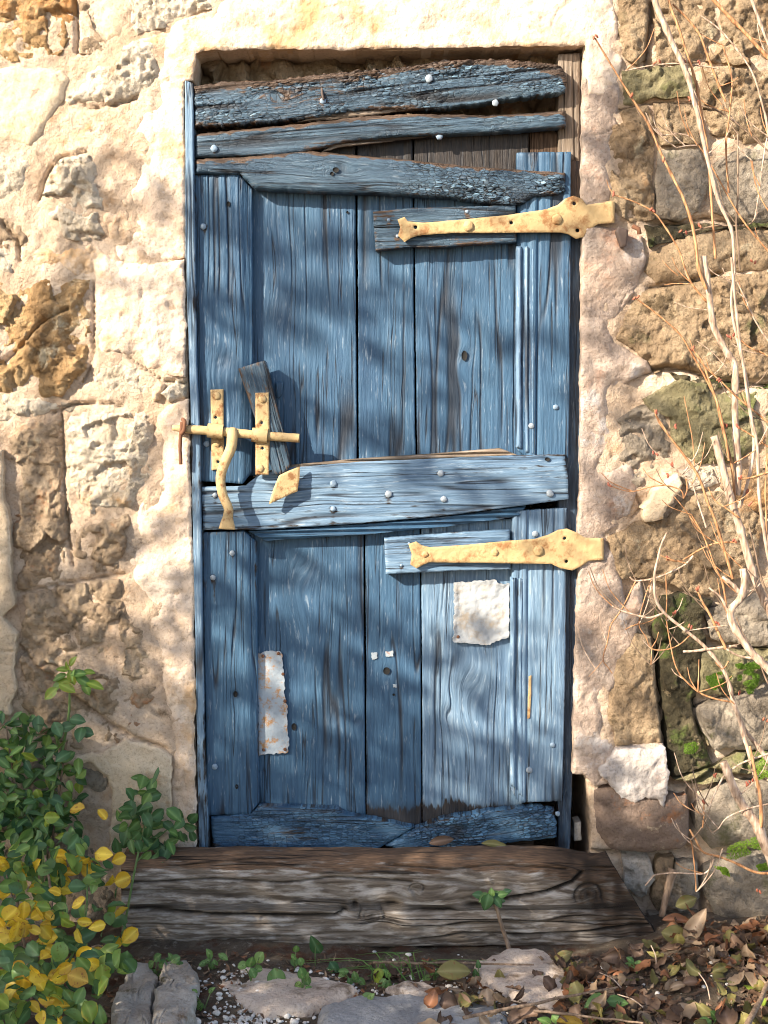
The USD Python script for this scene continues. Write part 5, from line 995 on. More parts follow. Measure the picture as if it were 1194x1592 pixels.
# the bare shrub on the right: every stem traced on its own depth
shrub = thing('bare_shrub', at(1260, 1440, -0.35), 'leafless shrub with pale stems and red buds rising before the wall on the right', 'shrub')
STEMS = [
 ('bark_pale', -.22, 11, 5, [(1017, -40), (1019, 4), (1040, 54), (1067, 115), (1080, 161), (1099, 241), (1115, 308), (1137, 359), (1142, 420)], 1),
 ('bark_pale', -.22, 5, 7, [(1142, 420), (1137, 470), (1145, 520), (1160, 590), (1166, 640), (1172, 700), (1160, 760), (1150, 790)], 0),
 ('bark_orange', -.25, 3, 7, [(925, 59), (954, 107), (981, 150), (1008, 193), (1032, 249), (1062, 308), (1078, 357), (1086, 420), (1098, 450)], 0),
 ('bark_pale', -.24, 10, 12, [(1094, 398), (1102, 454), (1110, 507), (1131, 550), (1142, 570), (1143, 641), (1146, 695), (1148, 732), (1146, 770)], 0),
 ('bark_pale', -.26, 12, 14, [(1109, 678), (1124, 730), (1138, 782), (1150, 820), (1164, 870), (1180, 915), (1200, 960), (1240, 1060)], 0),
 ('bark_orange', -.20, 5, 5, [(1038, -40), (1040, 0), (1059, 54), (1078, 115), (1088, 161), (1100, 236), (1108, 340), (1113, 402)], 1),
 ('bark_orange', -.18, 4, 5, [(1046, 6), (1068, 28), (1088, 54), (1102, 91), (1118, 134), (1129, 158)], 0),
 ('bark_pale', -.19, 3, 5, [(1088, 24), (1121, 48), (1153, 88), (1172, 121), (1188, 174), (1196, 212), (1215, 300)], 0),
 ('bark_orange', -.28, 7, 7, [(1080, -40), (1110, 0), (1155, 48), (1194, 91), (1240, 140)], 0),
 ('bark_pale', -.24, 6, 6, [(1160, -40), (1169, 0), (1194, 67), (1230, 160)], 0),
 ('bark_orange', -.17, 3, 4, [(1123, 70), (1137, 121), (1134, 174), (1129, 228), (1133, 300)], 0),
 ('bark_brown', -.17, 4, 4, [(1147, 209), (1147, 295), (1145, 349), (1150, 420)], 0),
 ('bark_brown', -.16, 4, 3, [(1072, 155), (1090, 164), (1115, 172), (1145, 192), (1169, 212), (1200, 240)], 0),
 ('bark_orange', -.20, 2.5, 4, [(1086, 225), (1100, 245), (1115, 273), (1155, 343), (1193, 389), (1230, 430)], 0),
 ('bark_brown', -.16, 3, 4, [(1062, 362), (1086, 357), (1115, 351), (1163, 349), (1178, 330)], 0),
 ('bark_orange', -.22, 2.5, 4.5, [(954, 303), (987, 314), (1016, 330), (1035, 354), (1056, 389), (1064, 412), (1075, 440), (1099, 470)], 0),
 ('bark_orange', -.25, 3, 6, [(989, 464), (1021, 488), (1056, 518), (1075, 550), (1097, 588), (1113, 623), (1123, 668), (1137, 722), (1144, 790), (1150, 815)], 0),
 ('bark_orange', -.28, 4, 6, [(1019, 644), (1040, 676), (1083, 735), (1100, 780), (1115, 818), (1140, 900)], 0),
 ('bark_orange', -.26, 3.5, 5, [(1078, 545), (1092, 562), (1102, 588), (1121, 647), (1134, 716)], 0),
 ('bark_orange', -.28, 3, 4, [(1121, 593), (1142, 614), (1169, 636), (1194, 657), (1230, 690)], 0),
 ('bark_orange', -.26, 3, 4, [(1145, 523), (1165, 540), (1193, 553), (1230, 580)], 0),
 ('bark_pale', -.30, 5, 7, [(1137, 400), (1145, 480), (1150, 534), (1166, 636), (1177, 695), (1180, 775), (1190, 840), (1206, 920)], 0),
 ('bark_pale', -.18, 3, 4, [(1147, 440), (1160, 466), (1172, 494), (1194, 529), (1230, 570)], 0),
 ('bark_pale', -.30, 12, 13, [(1155, 884), (1158, 905), (1152, 930), (1138, 947), (1139, 968), (1164, 1009), (1194, 1041), (1240, 1100)], 0),
 ('bark_pale', -.30, 6, 9, [(1123, 897), (1140, 910), (1150, 925), (1148, 938)], 0),
 ('bark_pale', -.30, 4, 6, [(1102, 914), (1121, 929), (1133, 952)], 0),
 ('bark_orange', -.24, 2.5, 4, [(1075, 800), (1090, 826), (1102, 854), (1112, 882), (1123, 907), (1130, 948)], 0),
 ('bark_orange', -.22, 3, 4, [(1035, 870), (1048, 872), (1062, 870), (1088, 854), (1115, 844), (1142, 843)], 0),
 ('bark_pale', -.23, 4, 4, [(979, 897), (989, 903), (1019, 899), (1051, 886), (1068, 876), (1078, 864)], 0),
 ('bark_orange', -.23, 3, 2, [(989, 903), (968, 945), (956, 962), (949, 974), (944, 1000), (938, 1025), (946, 1038), (952, 1047)], 0),
 ('bark_orange', -.23, 1.6, 1, [(938, 1025), (926, 1040), (914, 1052)], 0),
 ('bark_pale', -.24, 3.5, 5, [(952, 942), (966, 949), (981, 954), (1000, 959), (1013, 960), (1032, 953)], 0),
 ('bark_pale', -.26, 3, 9, [(1036, 828), (1028, 845), (1023, 865), (1017, 894), (1019, 931), (1035, 955), (1072, 985), (1102, 1012), (1129, 1049), (1142, 1095), (1155, 1130), (1178, 1160), (1200, 1190), (1250, 1260)], 0),
 ('bark_orange', -.23, 2.2, 4, [(1034, 890), (1037, 930), (1037, 966), (1046, 1022), (1054, 1044), (1062, 1055), (1086, 1076), (1110, 1086), (1139, 1092)], 0),
 ('bark_orange', -.22, 2.2, 2.5, [(1012, 902), (1002, 930), (993, 969), (1004, 990), (1013, 1008), (1035, 1010), (1056, 1002), (1072, 988)], 0),
 ('bark_orange', -.22, 2, 1.6, [(1013, 1008), (1012, 1034)], 0),
 ('bark_orange', -.22, 2, 1.6, [(993, 969), (980, 974), (971, 979)], 0),
 ('bark_orange', -.27, 4, 6, [(1084, 916), (1092, 936), (1102, 953), (1114, 978), (1129, 1009)], 0),
 ('bark_pale', -.26, 5, 6, [(1062, 1013), (1080, 1012), (1102, 1009), (1145, 1004)], 0),
 ('bark_pale', -.28, 4, 6, [(1129, 1009), (1150, 1020), (1180, 1026), (1220, 1040)], 0),
 ('bark_pale', -.28, 6, 9, [(1142, 1095), (1150, 1120), (1158, 1148), (1168, 1184), (1177, 1220), (1184, 1260), (1184, 1285)], 0),
 ('bark_pale', -.30, 13, 20, [(1124, 1184), (1136, 1214), (1147, 1239), (1160, 1260), (1176, 1282), (1190, 1316), (1215, 1370), (1240, 1430)], 0),
 ('bark_orange', -.31, 5, 8, [(1166, 1160), (1174, 1200), (1182, 1239), (1184, 1286)], 0),
 ('bark_pale', -.30, 3, 5, [(1102, 1255), (1112, 1232), (1126, 1207), (1142, 1194), (1158, 1185), (1194, 1172), (1220, 1160)], 0),
 ('bark_pale', -.31, 2, 4, [(1107, 1295), (1117, 1288), (1131, 1271), (1160, 1258), (1194, 1250), (1230, 1240)], 0),
 ('bark_orange', -.27, 4, 6, [(1072, 1290), (1082, 1306), (1094, 1325), (1118, 1332), (1142, 1341), (1180, 1357), (1230, 1354)], 0),
 ('bark_pale', -.25, 3, 3.5, [(1003, 1377), (1012, 1366), (1019, 1360), (1046, 1357), (1080, 1358), (1094, 1358), (1104, 1350), (1110, 1335)], 0),
 ('bark_orange', -.27, 3, 2.5, [(1074, 1306), (1077, 1322), (1080, 1346), (1082, 1368), (1083, 1386)], 0),
 ('bark_orange', -.28, 2.5, 3, [(1094, 1247), (1094, 1268), (1092, 1287)], 0),
 ('bark_pale', -.18, 2.5, 3, [(972, 110), (1000, 104), (1020, 101), (1048, 99), (1085, 102), (1114, 106)], 0),
 ('bark_pale', -.20, 2.5, 3, [(1018, 200), (1030, 210), (1054, 208), (1072, 212), (1085, 224)], 0),
 ('bark_pale', -.20, 2.5, 3, [(1052, 230), (1066, 227), (1084, 226)], 0),
 ('bark_orange', -.22, 2.5, 3, [(1169, 250), (1176, 290), (1190, 320), (1210, 350)], 0),
 ('bark_pale', -.18, 2.5, 3, [(1174, 340), (1182, 290), (1190, 230), (1200, 190)], 0),
 ('bark_orange', -.24, 2, 3, [(951, 756), (968, 762), (985, 764), (1010, 757), (1036, 755), (1058, 762), (1063, 775)], 0),
 ('bark_orange', -.24, 2.5, 3, [(1063, 775), (1068, 760), (1066, 740)], 0),
 ('bark_orange', -.24, 2, 3, [(1048, 772), (1068, 796), (1086, 822)], 0),
 ('bark_pale', -.27, 2, 4, [(1045, 724), (1060, 738), (1076, 752), (1088, 790), (1098, 820)], 0),
 ('bark_orange', -.20, 1.5, 2.5, [(1063, 616), (1068, 640), (1076, 680), (1080, 726)], 0),
 ('bark_orange', -.28, 2.5, 4, [(1101, 758), (1112, 778), (1126, 788), (1150, 805)], 0),
 ('bark_orange', -.30, 3, 4, [(1150, 745), (1170, 742), (1200, 732)], 0),
 ('bark_orange', -.30, 3, 3, [(1193, 705), (1190, 760), (1192, 860)], 0),
 ('bark_orange', -.29, 3, 3.5, [(1147, 664), (1172, 680), (1200, 700)], 0),
 ('bark_brown', -.30, 3, 4, [(1165, 820), (1172, 850), (1184, 900), (1200, 940)], 0),
 ('bark_brown', -.30, 2.5, 3.5, [(1145, 960), (1158, 990), (1176, 1020), (1196, 1066), (1230, 1120)], 0),
 ('bark_orange', -.29, 2, 3, [(1087, 1025), (1086, 1050), (1085, 1076)], 0),
 ('bark_pale', -.28, 2, 2, [(1040, 978), (1052, 974), (1064, 967)], 0),
 ('bark_pale', -.28, 2, 2.5, [(1072, 980), (1100, 976), (1130, 972)], 0),
 ('bark_orange', -.28, 2, 2.5, [(1112, 1030), (1124, 1040), (1133, 1028)], 0),
 ('bark_orange', -.26, 1.5, 2.5, [(1030, 405), (1042, 418), (1054, 428)], 0),
 ('bark_orange', -.26, 1.5, 2.5, [(1033, 443), (1048, 441), (1072, 441)], 0),
 ('bark_pale', -.22, 1.5, 2, [(1048, 470), (1070, 478), (1100, 482)], 0),
 ('bark_pale', -.22, 1.5, 2.5, [(1084, 530), (1098, 540), (1112, 552), (1130, 572)], 0),
]
rg = random.Random(33)
for k in range(120):                      # the finest twigs, each forking off one of the traced stems
    m0, Y0, a0, b0, q0, _ = STEMS[rg.randrange(62)]
    i0 = rg.randrange(len(q0)); x0_, y0_ = q0[i0]
    if y0_ < 20 or x0_ > 1200: continue
    dx_, dy_ = rg.choice([-1, -1, 1]) * rg.uniform(10, 55), -rg.uniform(14, 80)
    STEMS.append((rg.choice(['bark_orange', 'bark_pale', 'bark_brown']), Y0, 1.5, 2.6, [(x0_ + dx_, y0_ + dy_), (x0_ + dx_ * .75, y0_ + dy_ * .55), (x0_ + dx_ * .35, y0_ + dy_ * .22), (x0_, y0_)], 0))
rg = random.Random(3)
buds = [(925, 59), (981, 150), (1032, 250), (954, 303), (1014, 328), (989, 464), (1019, 642), (1078, 543), (1121, 592), (1145, 523), (1134, 525), (1035, 869), (1072, 155), (1062, 362), (1094, 1247), (1139, 842), (1049, 954), (1072, 975), (1114, 970), (1126, 662), (1046, 723), (951, 755), (1084, 916), (1050, 664), (1147, 664), (1150, 744), (1167, 1215), (1112, 1206), (1180, 1386), (1088, 352), (1086, 98), (1023, 98), (1163, 1220), (1140, 1218), (1189, 1120), (1148, 1078), (1163, 765), (1166, 784), (1170, 408), (1062, 97), (1038, 740), (1016, 706)]
for m, Y, r0, r1, pts_, top in STEMS:
    n = max(8, 5 * len(pts_))
    p = spline(np.array([at(x, y, Y) for x, y in pts_]), n)
    p = p + (np.stack([F2(p[:, 2], p[:, 0], 14, seed=int(pts_[0][0])), F2(p[:, 2], p[:, 0], 5, seed=int(pts_[0][1]) + 1) * 3, 0 * p[:, 0]], 1)) * 0.004
    r = np.linspace(r0, r1, n) * 0.5 * PX * (0.84 if max(r0, r1) > 8 else 0.72)
    r = r * (1 + 0.25 * (np.arange(n) % 7 == 3)) * (1 + 0.10 * (np.random.default_rng(n).random(n) - 0.5))
    obj('stem' if max(r0, r1) > 4 else 'twig', tube(p, r, 8 if r1 > 6 else 6, bump=0.03, seed=n), m, shrub)
for k, (x, y) in enumerate(buds):
    best = min(STEMS, key=lambda s_: min((a - x) ** 2 + (b - y) ** 2 for a, b in s_[4]))
    ms = [trimesh.creation.icosphere(1, 1.0) for _ in range(2)]
    for q, mm in enumerate(ms):
        mm.apply_scale((0.0024, 0.0024, 0.0048)); mm.apply_transform(trimesh.transformations.euler_matrix(rg.uniform(-.6, .6), rg.uniform(-.9, .9), 0)); mm.apply_translation(at(x, y, best[1]) + [rg.gauss(0, .003), -0.002, 0.003 * q])
    obj('bud', trimesh.util.concatenate(ms), 'bud_red', shrub)

# ------------------------------------------------------------------ stones, pebbles, sticks and leaves on the ground
def boulder(name, label, cat, pts_, z0, ht, m, seed, round_=0.6, group=None):
    """A stone on the ground: its plan traced on the ground, its top uneven."""
    pl_ = np.array([on_ground(x, y, z0)[:2] for x, y in pts_])
    P = Polygon(pl_).buffer(0); c = np.array(P.centroid.coords[0])
    ring = jagged(np.array(P.exterior.coords), 0.008, 0.006, seed, 40)
    V, F = [], []
    lev = [(1.0, -0.04), (1.02, ht * 0.3), (0.98, ht * 0.7), (0.90, ht * 0.95), (0.6, ht), (0.3, ht * 1.02)]
    n = len(ring)
    for s_, zz_ in lev:
        p = c + (ring - c) * s_
        V.append(np.column_stack([p, np.full(n, z0 + zz_)]))
    V = np.vstack(V + [[[c[0], c[1], z0 + ht]]])
    for a in range(len(lev) - 1):
        q = np.arange(n); q2 = (q + 1) % n
        F += [np.stack([a * n + q, a * n + q2, (a + 1) * n + q], 1), np.stack([a * n + q2, (a + 1) * n + q2, (a + 1) * n + q], 1)]
    q = np.arange(n); F.append(np.stack([(len(lev) - 1) * n + q, (len(lev) - 1) * n + (q + 1) % n, np.full(n, len(V) - 1)], 1))
    mm = trimesh.Trimesh(V, np.vstack(F), process=True)
    for _ in range(1): mm = mm.subdivide()
    v = np.array(mm.vertices)
    v = v + np.stack([F2(v[:, 1] * 1.0, v[:, 2], 25, seed=seed), F2(v[:, 0], v[:, 2], 25, seed=seed + 1), F2(v[:, 0], v[:, 1], 22, seed=seed + 2) * 1.2], 1) * (0.030 if ht > 0.045 else 0.016)
    f = np.array(mm.faces)
    if mm.volume < 0: f = f[:, ::-1]
    return obj(name, (v, f), m, label=label, category=cat, group=group)
boulder('rock', 'tan rock at the bottom left beside the yellow leaved shrub', 'rock', [(176, 1604), (188, 1560), (206, 1532), (232, 1526), (246, 1548), (238, 1600), (232, 1680), (180, 1680)], -0.03, 0.048, 'rock_pale', 51)
boulder('rock', 'pale grey rock touching the tan rock at the bottom left', 'rock', [(240, 1600), (250, 1550), (262, 1528), (288, 1526), (304, 1546), (308, 1580), (296, 1620), (284, 1680), (240, 1680)], -0.03, 0.058, 'rock_pale', 57)
boulder('paving_slab', 'pinkish flat paving stone in the ground before the log', 'paving stone', [(330, 1534), (380, 1522), (420, 1530), (500, 1542), (560, 1560), (484, 1590), (420, 1600), (370, 1580), (336, 1562)], -0.035, 0.036, 'slab_pink', 52)
boulder('paving_slab', 'grey flat paving stone cut by the bottom edge of the picture', 'paving stone', [(500, 1588), (560, 1574), (640, 1574), (740, 1582), (790, 1596), (800, 1700), (490, 1700)], -0.04, 0.042, 'slab_grey', 53)
boulder('paving_slab', 'pale flat paving stone among fallen leaves right of the sapling', 'paving stone', [(740, 1516), (790, 1496), (850, 1502), (880, 1530), (900, 1580), (860, 1592), (790, 1570), (744, 1540)], -0.035, 0.036, 'slab_pink', 54)
boulder('rock', 'small pinkish stone sunk in the soil left of the pale paving', 'rock', [(600, 1544), (660, 1538), (690, 1552), (640, 1562)], -0.02, 0.02, 'slab_pink', 55)

def pebble(px, py, s_, m, seed):
    c = on_ground(px, py, 0); z = ground_z(c[0], c[1])
    mm = trimesh.creation.icosphere(2, 1.0); v = np.array(mm.vertices)
    v = v * (1 + 0.5 * (noise(v * 1.3 + seed * 2.1, seed)[:, None] - 0.5)) * np.array([1, 0.8, 0.65]) * s_
    a = seed * 1.7; v = v @ np.array([[math.cos(a), -math.sin(a), 0], [math.sin(a), math.cos(a), 0], [0, 0, 1]])
    return v + [c[0], c[1], z + s_ * 0.35], np.array(mm.faces)
for k, (x, y, s_, lab) in enumerate([(614, 1547, .0095, 'cream pebble left of the grass, beside a bluish one'), (664, 1546, .010, 'bluish grey pebble beside the cream pebble'), (755, 1561, .0115, 'larger white pebble in a group at the bottom centre'), (836, 1533, .0155, 'big white pebble left of the sapling foot in the leaf litter'), (300, 1578, .016, 'white angular stone at the foot of the pale grey rock'), (402, 1540, .010, 'white chip lying on the pink paving stone'), (748, 1568, .0075, 'small white pebble touching the larger white one'), (750, 1548, .006, 'small white pebble above the larger white one'), (835, 1551, .008, 'flat white pebble below the big white pebble'), (800, 1561, .008, 'pale pebble right of the larger white one'), (400, 1528, .009, 'dirty white stone by the clover under the log'), (348, 1524, .007, 'white stone near the left end of the pink paving')]):
    obj('pebble', pebble(x, y, s_, 'pebble_white', k + 2), 'pebble_white', label=lab, category='pebble')
rg = random.Random(12)
pe = []
for k in range(900):
    q = rg.random()
    if q < 0.45: x, y = rg.gauss(400, 45), rg.gauss(1575, 14)
    elif q < 0.65: x, y = rg.uniform(240, 560), rg.uniform(1500, 1550)
    elif q < 0.85: x, y = rg.gauss(690, 70), rg.gauss(1535, 22)
    else: x, y = rg.uniform(300, 1190), rg.uniform(1490, 1600)
    pe.append(pebble(x, y, min(rg.lognormvariate(math.log(0.0030), 0.45), 0.008), None, k + 50))
obj('gravel', join(pe), 'pebble_white', label='tiny white gravel strewn over the soil before the log', category='gravel', kind='stuff')
obj('gravel', join([pebble(rg.gauss(825, 18), rg.gauss(1503, 8), 0.006, None, k) for k in range(16)]), 'pebble_red', label='broken reddish brick crumbs beside the sapling', category='gravel', kind='stuff')

rg = random.Random(15)
for m, n_, lab in (('litter_brown', 1500, 'dark crumbs of dead leaf and bark scattered over the soil'), ('litter_tan', 700, 'pale crumbs of dead leaf and straw scattered over the soil'), ('litter_rust', 420, 'reddish crumbs of dead leaf scattered over the soil')):
    q_ = []
    for k in range(n_):
        x, y = rg.uniform(150, 1190), rg.uniform(1482, 1612); c = on_ground(x, y, 0); s_ = rg.uniform(.003, .011)
        d_ = np.array([rg.gauss(0, 1), rg.gauss(0, 1), rg.gauss(0, .3)]); d_ /= np.linalg.norm(d_); e_ = np.cross(d_, [rg.gauss(0, .5), rg.gauss(0, .5), 1]); e_ /= np.linalg.norm(e_)
        o_ = np.array([c[0], c[1], ground_z(c[0], c[1]) + 0.004])
        q_.append((np.array([o_ - d_ * s_, o_ + e_ * s_ * rg.uniform(.2, .6), o_ + d_ * s_ + [0, 0, .003], o_ - e_ * s_ * rg.uniform(.2, .6)]), np.array([(0, 3, 1), (1, 3, 2)])))
    obj('ground_debris', join(q_), m, label=lab, category='debris', kind='stuff', smooth=False)
LIT = ['litter_brown', 'litter_tan', 'litter_rust', 'litter_olive', 'leaf_lime']
def litter(px, py, size, m, rg, z=0.0, kind=None, tilt=0.5, curl=None):
    c = on_ground(px, py, z); zz_ = max(ground_z(c[0], c[1]), -0.02) + z
    L_ = size * PX
    lf = leaf_mesh(L_, L_ * rg.uniform(0.5, 0.8), rg.uniform(-.3, .7), rg.uniform(-.6, .9) if curl is None else curl, kind or rg.choice(['oval', 'egg', 'lance']), rg.uniform(-1.1, 1.1), n=8, wav=0.13, seed=rg.randrange(9999))
    a = rg.uniform(0, 6.3)
    return put((lf[0] - [L_ / 2, 0, 0], lf[1]), np.array([c[0], c[1], zz_ + 0.008]), (math.cos(a), math.sin(a), rg.gauss(0, 0.25)), (rg.gauss(0, tilt), rg.gauss(-0.25, tilt), 1))
rg = random.Random(77)
under = {m: [] for m in LIT}
for k in range(480):
    x = 580 + 660 * (1 - rg.random() ** 1.4); y = rg.uniform(1455 if x > 1030 else 1488, 1610)
    if x < 860 and rg.random() < 0.6: continue
    under[m := rg.choices(LIT, [8, 2, 3, 2, 0.1])[0]].append(litter(x, y, rg.uniform(16, 36), m, rg, 0.0))
for m in LIT:
    if under[m]: obj('leaf_litter', join(under[m]), m, label='packed under-layer of fallen leaves right of the log', category='leaf litter', kind='stuff')
COL = {'litter_brown': 'dull brown', 'litter_tan': 'pale tan', 'litter_rust': 'rust red', 'litter_olive': 'olive yellow', 'leaf_lime': 'yellow green'}
def where_leaf(x, y):
    if y > 1576: return 'at the bottom edge ' + ('on pale paving' if x < 900 else 'in mid litter' if x < 1080 else 'in the corner')
    if x > 1130: return 'at the right edge under grey stones' if y < 1500 else 'beside the pale broken stick'
    if x > 1030: return 'near the large curled leaf' if y < 1500 else 'below the large curled leaf'
    if x > 900: return 'just before the log end' if y < 1520 else 'around the toothed leaf pair'
    return 'between sapling and log end' if y < 1530 else 'by the pale paving stone'
used_labels = {}
for k in range(135):
    x = 660 + 570 * (1 - rg.random() ** 1.6); y = rg.uniform(1450 if x > 1040 else 1486, 1612)
    m = rg.choices(LIT, [7, 3, 3, 3, 0.4])[0]
    s_ = rg.uniform(24, 46)
    kd = rg.choice(['oval', 'egg', 'lance'])
    cu = rg.choice([0.0, 0.85, -0.7])
    lab = f"{'large' if s_ > 39 else 'small' if s_ < 30 else 'middling'} {'flat' if cu == 0 else 'curled' if cu > 0 else 'upturned'} {COL[m]} {'narrow' if kd == 'lance' else 'broad' if kd == 'egg' else 'oval'} fallen leaf {where_leaf(x, y)}"
    obj('fallen_leaf', litter(x, y, s_, m, rg, rg.uniform(0.002, 0.022), kd, curl=cu), m, label=lab, category='leaf', group='fallen leaves in the litter right of the log')
def one_leaf(label, pos, d, nrm, size, asp, m, fold=0.3, curl=0.3, kind='oval', wav=0.05, seed=1):
    L_ = size * PX
    lf = leaf_mesh(L_, L_ * asp, fold, curl, kind, 0.1, n=10, wav=wav, seed=seed)
    obj('fallen_leaf', put((lf[0] - [L_ / 2, 0, 0], lf[1]), pos, d, nrm), m, label=label, category='leaf')
one_leaf('large curled tan leaf standing on edge right of the log end', at(1080, 1442, -0.20), (0.45, 0, 1), (-0.6, -1, 0.3), 66, 0.46, 'litter_tan', 0.5, 0.2)
one_leaf('rusty curled leaf lying beside the large tan leaf', at(1054, 1428, -0.17), (1, 0, 0.1), (0, -0.6, 0.8), 48, 0.4, 'litter_rust', 0.6, 0.3)
one_leaf('olive leaf leaning against a grey stone above the rusty leaf', at(1068, 1402, -0.10), (1, 0, 0.4), (0, -0.9, 0.4), 38, 0.6, 'litter_olive')
one_leaf('brown and olive leaf left of the large tan leaf', at(1054, 1456, -0.2), (1, -.2, -0.2), (0, -0.7, 0.7), 50, 0.7, 'litter_olive', 0.2, 0.3)
one_leaf('brown leaf standing on the log against the broken bottom rail', at(688, 1306, -0.04), (1, 0, 0.25), (0.1, -0.9, 0.5), 44, 0.4, 'litter_brown', 0.5, 0.4)
one_leaf('small green leaf lying flat on the log under the bottom rail', at(770, 1311, -0.05), (1, 0, 0), (0, -0.5, 0.9), 44, 0.35, 'litter_olive', 0.2, 0.2)
one_leaf('orange leaf on the ground at the bottom centre', on_ground(890, 1586, 0.012), (1, 0.2, 0), (0, -0.4, 1), 44, 0.5, 'leaf_orange', 0.4, 0.3)
one_leaf('broad olive green leaf below the log beside the sapling', on_ground(706, 1508, 0.015), (1, 0, 0.1), (0, -0.7, 0.8), 50, 0.6, 'litter_olive', 0.15, 0.2)
def stick(label, a, b, r, m='bark_brown', mid=None):
    p = spline(np.array([a] + ([mid] if mid is not None else []) + [b]), 16)
    p = p + np.stack([0 * p[:, 0], F2(p[:, 0], p[:, 1], 20, seed=5) * 0.01, F2(p[:, 0], p[:, 1], 25, seed=6) * 0.008], 1)
    obj('stick', tube(p, np.linspace(r, r * 0.6, 16), 7, bump=0.15, seed=int(r * 9e4)), m, label=label, category='stick')
stick('pale broken stick on the leaves at the right edge', on_ground(1110, 1474, 0.03), on_ground(1210, 1494, 0.04), 0.0075, 'bark_pale')
stick('thin dark twig lying across the pale paving stone', on_ground(720, 1582, 0.025), on_ground(960, 1534, 0.03), 0.0035, mid=on_ground(860, 1554, 0.03))
stick('grey stick at the bottom right corner of the litter', on_ground(1160, 1596, 0.04), on_ground(1210, 1500, 0.05), 0.006)
stick('thin twig lying close under the log', on_ground(580, 1496, 0.012), on_ground(830, 1500, 0.012), 0.003)
stick('second twig lying on the litter under the dark green leaves', on_ground(830, 1570, 0.02), on_ground(1000, 1590, 0.03), 0.003)
stick('grey dead stub leaning on the wall behind the log end', at(1046, 1352, -0.03), at(1028, 1424, -0.05), 0.011, 'bark_brown')
for k, (a, b) in enumerate([((955, 1472), (966, 1500)), ((1012, 1470), (1020, 1506)), ((1070, 1490), (1062, 1520)), ((1096, 1480), (1126, 1496)), ((932, 1512), (966, 1536)), ((1086, 1512), (1104, 1554)), ((1140, 1460), (1152, 1480)), ((1174, 1452), (1168, 1480)), ((960, 1546), (1000, 1566))]):
    c = on_ground(*b, 0.02); t0 = at(*a, c[1] + 0.02)
    obj('straw', tube(spline(np.array([c, (c + t0) / 2 + [0.004, 0, 0.003], t0]), 8), 0.0012, 5), 'bark_orange' if k % 3 == 0 else 'bark_pale', label='dry straw-coloured stalk in the litter right of the log', category='stalk', group='dry stalks in the leaf litter')

# small plants
def seedling(name, label, cat, px, py, leaves, m, kind='round', stem_h=0.03, Yoff=0.0):
    b = on_ground(px, py, 0.0); b[2] = ground_z(b[0], b[1]); b[1] += Yoff
    t = thing(name, b, label, cat); rg = random.Random(int(px))
    for k, (dx, dy, s_) in enumerate(leaves):
        tip = b + np.array([dx * PX, rg.uniform(-.01, .01), dy * PX + stem_h])
        obj('stem', tube(spline(np.array([b, b + [dx * PX * 0.3, 0, stem_h * 0.6], tip]), 6), 0.0009, 5), 'stem_green', t)
        L_ = s_ * PX; lf = leaf_mesh(L_, L_ * (0.9 if kind == 'round' else 0.62), 0.15, 0.2, kind, seed=k)
        obj('leaf', put((lf[0] - [L_ / 2, 0, 0], lf[1]), tip, (dx + rg.gauss(0, 4), -3, dy + rg.gauss(0, 4)), (rg.gauss(0, .25), -0.75, 0.8)), m, t)
seedling('clover', 'clover seedlings at the left foot of the log beside the shrub', 'clover', 240, 1520, [(-6, 2, 14), (4, 14, 15), (-14, -8, 13), (12, 4, 14), (30, 12, 15), (24, 0, 13), (36, 2, 12), (-2, -10, 12)], 'leaf_green')
seedling('clover', 'clover seedlings under the log left of the broad round leaf', 'clover', 390, 1526, [(0, 6, 18), (12, 14, 18), (-12, 2, 15), (4, -6, 16), (10, -2, 14)], 'leaf_green')
seedling('weed', 'single broad round leaf on the soil under the log middle', 'weed', 430, 1524, [(0, -8, 30)], 'leaf_green')
seedling('weed', 'upright little weed with paired leaves right of the broad round leaf', 'weed', 470, 1534, [(0, 10, 17), (6, -4, 15), (-6, -12, 13), (10, -14, 14), (-2, 22, 12), (4, 2, 14)], 'leaf_green', stem_h=0.03)
seedling('weed', 'tiny weed climbing before the dark foot of the log', 'weed', 458, 1504, [(0, 2, 13), (2, 10, 12), (0, -8, 14)], 'leaf_green', stem_h=0.03)
seedling('weed', 'dark pointed leaf against the log right of the tiny weed', 'weed', 490, 1496, [(0, 8, 32)], 'leaf_dark', 'egg', 0.03)
seedling('weed', 'dark leaf lying at the log foot left of the grass tuft', 'weed', 516, 1498, [(4, -6, 26), (-8, -8, 16)], 'leaf_dark', 'egg', 0.015)
seedling('weed', 'three small green leaves above the dark twig at bottom centre', 'weed', 862, 1590, [(-12, 2, 22), (4, 4, 22), (10, -6, 18)], 'leaf_green', 'egg', 0.01)
seedling('bramble_sprig', 'dark green toothed leaf pair lying on the brown litter', 'bramble sprig', 935, 1572, [(-8, 2, 34), (22, 4, 30)], 'leaf_green', 'egg', 0.02)
seedling('weed', 'small green leaf by the reddish brick crumbs', 'weed', 746, 1512, [(-6, 2, 18), (2, -10, 18), (-2, 14, 14)], 'leaf_dark', 'egg', 0.02)
seedling('weed', 'green leaf at the bottom right in the litter', 'weed', 1104, 1594, [(-10, 0, 26), (10, 2, 24)], 'leaf_green', 'egg', 0.02)
rg = random.Random(61)
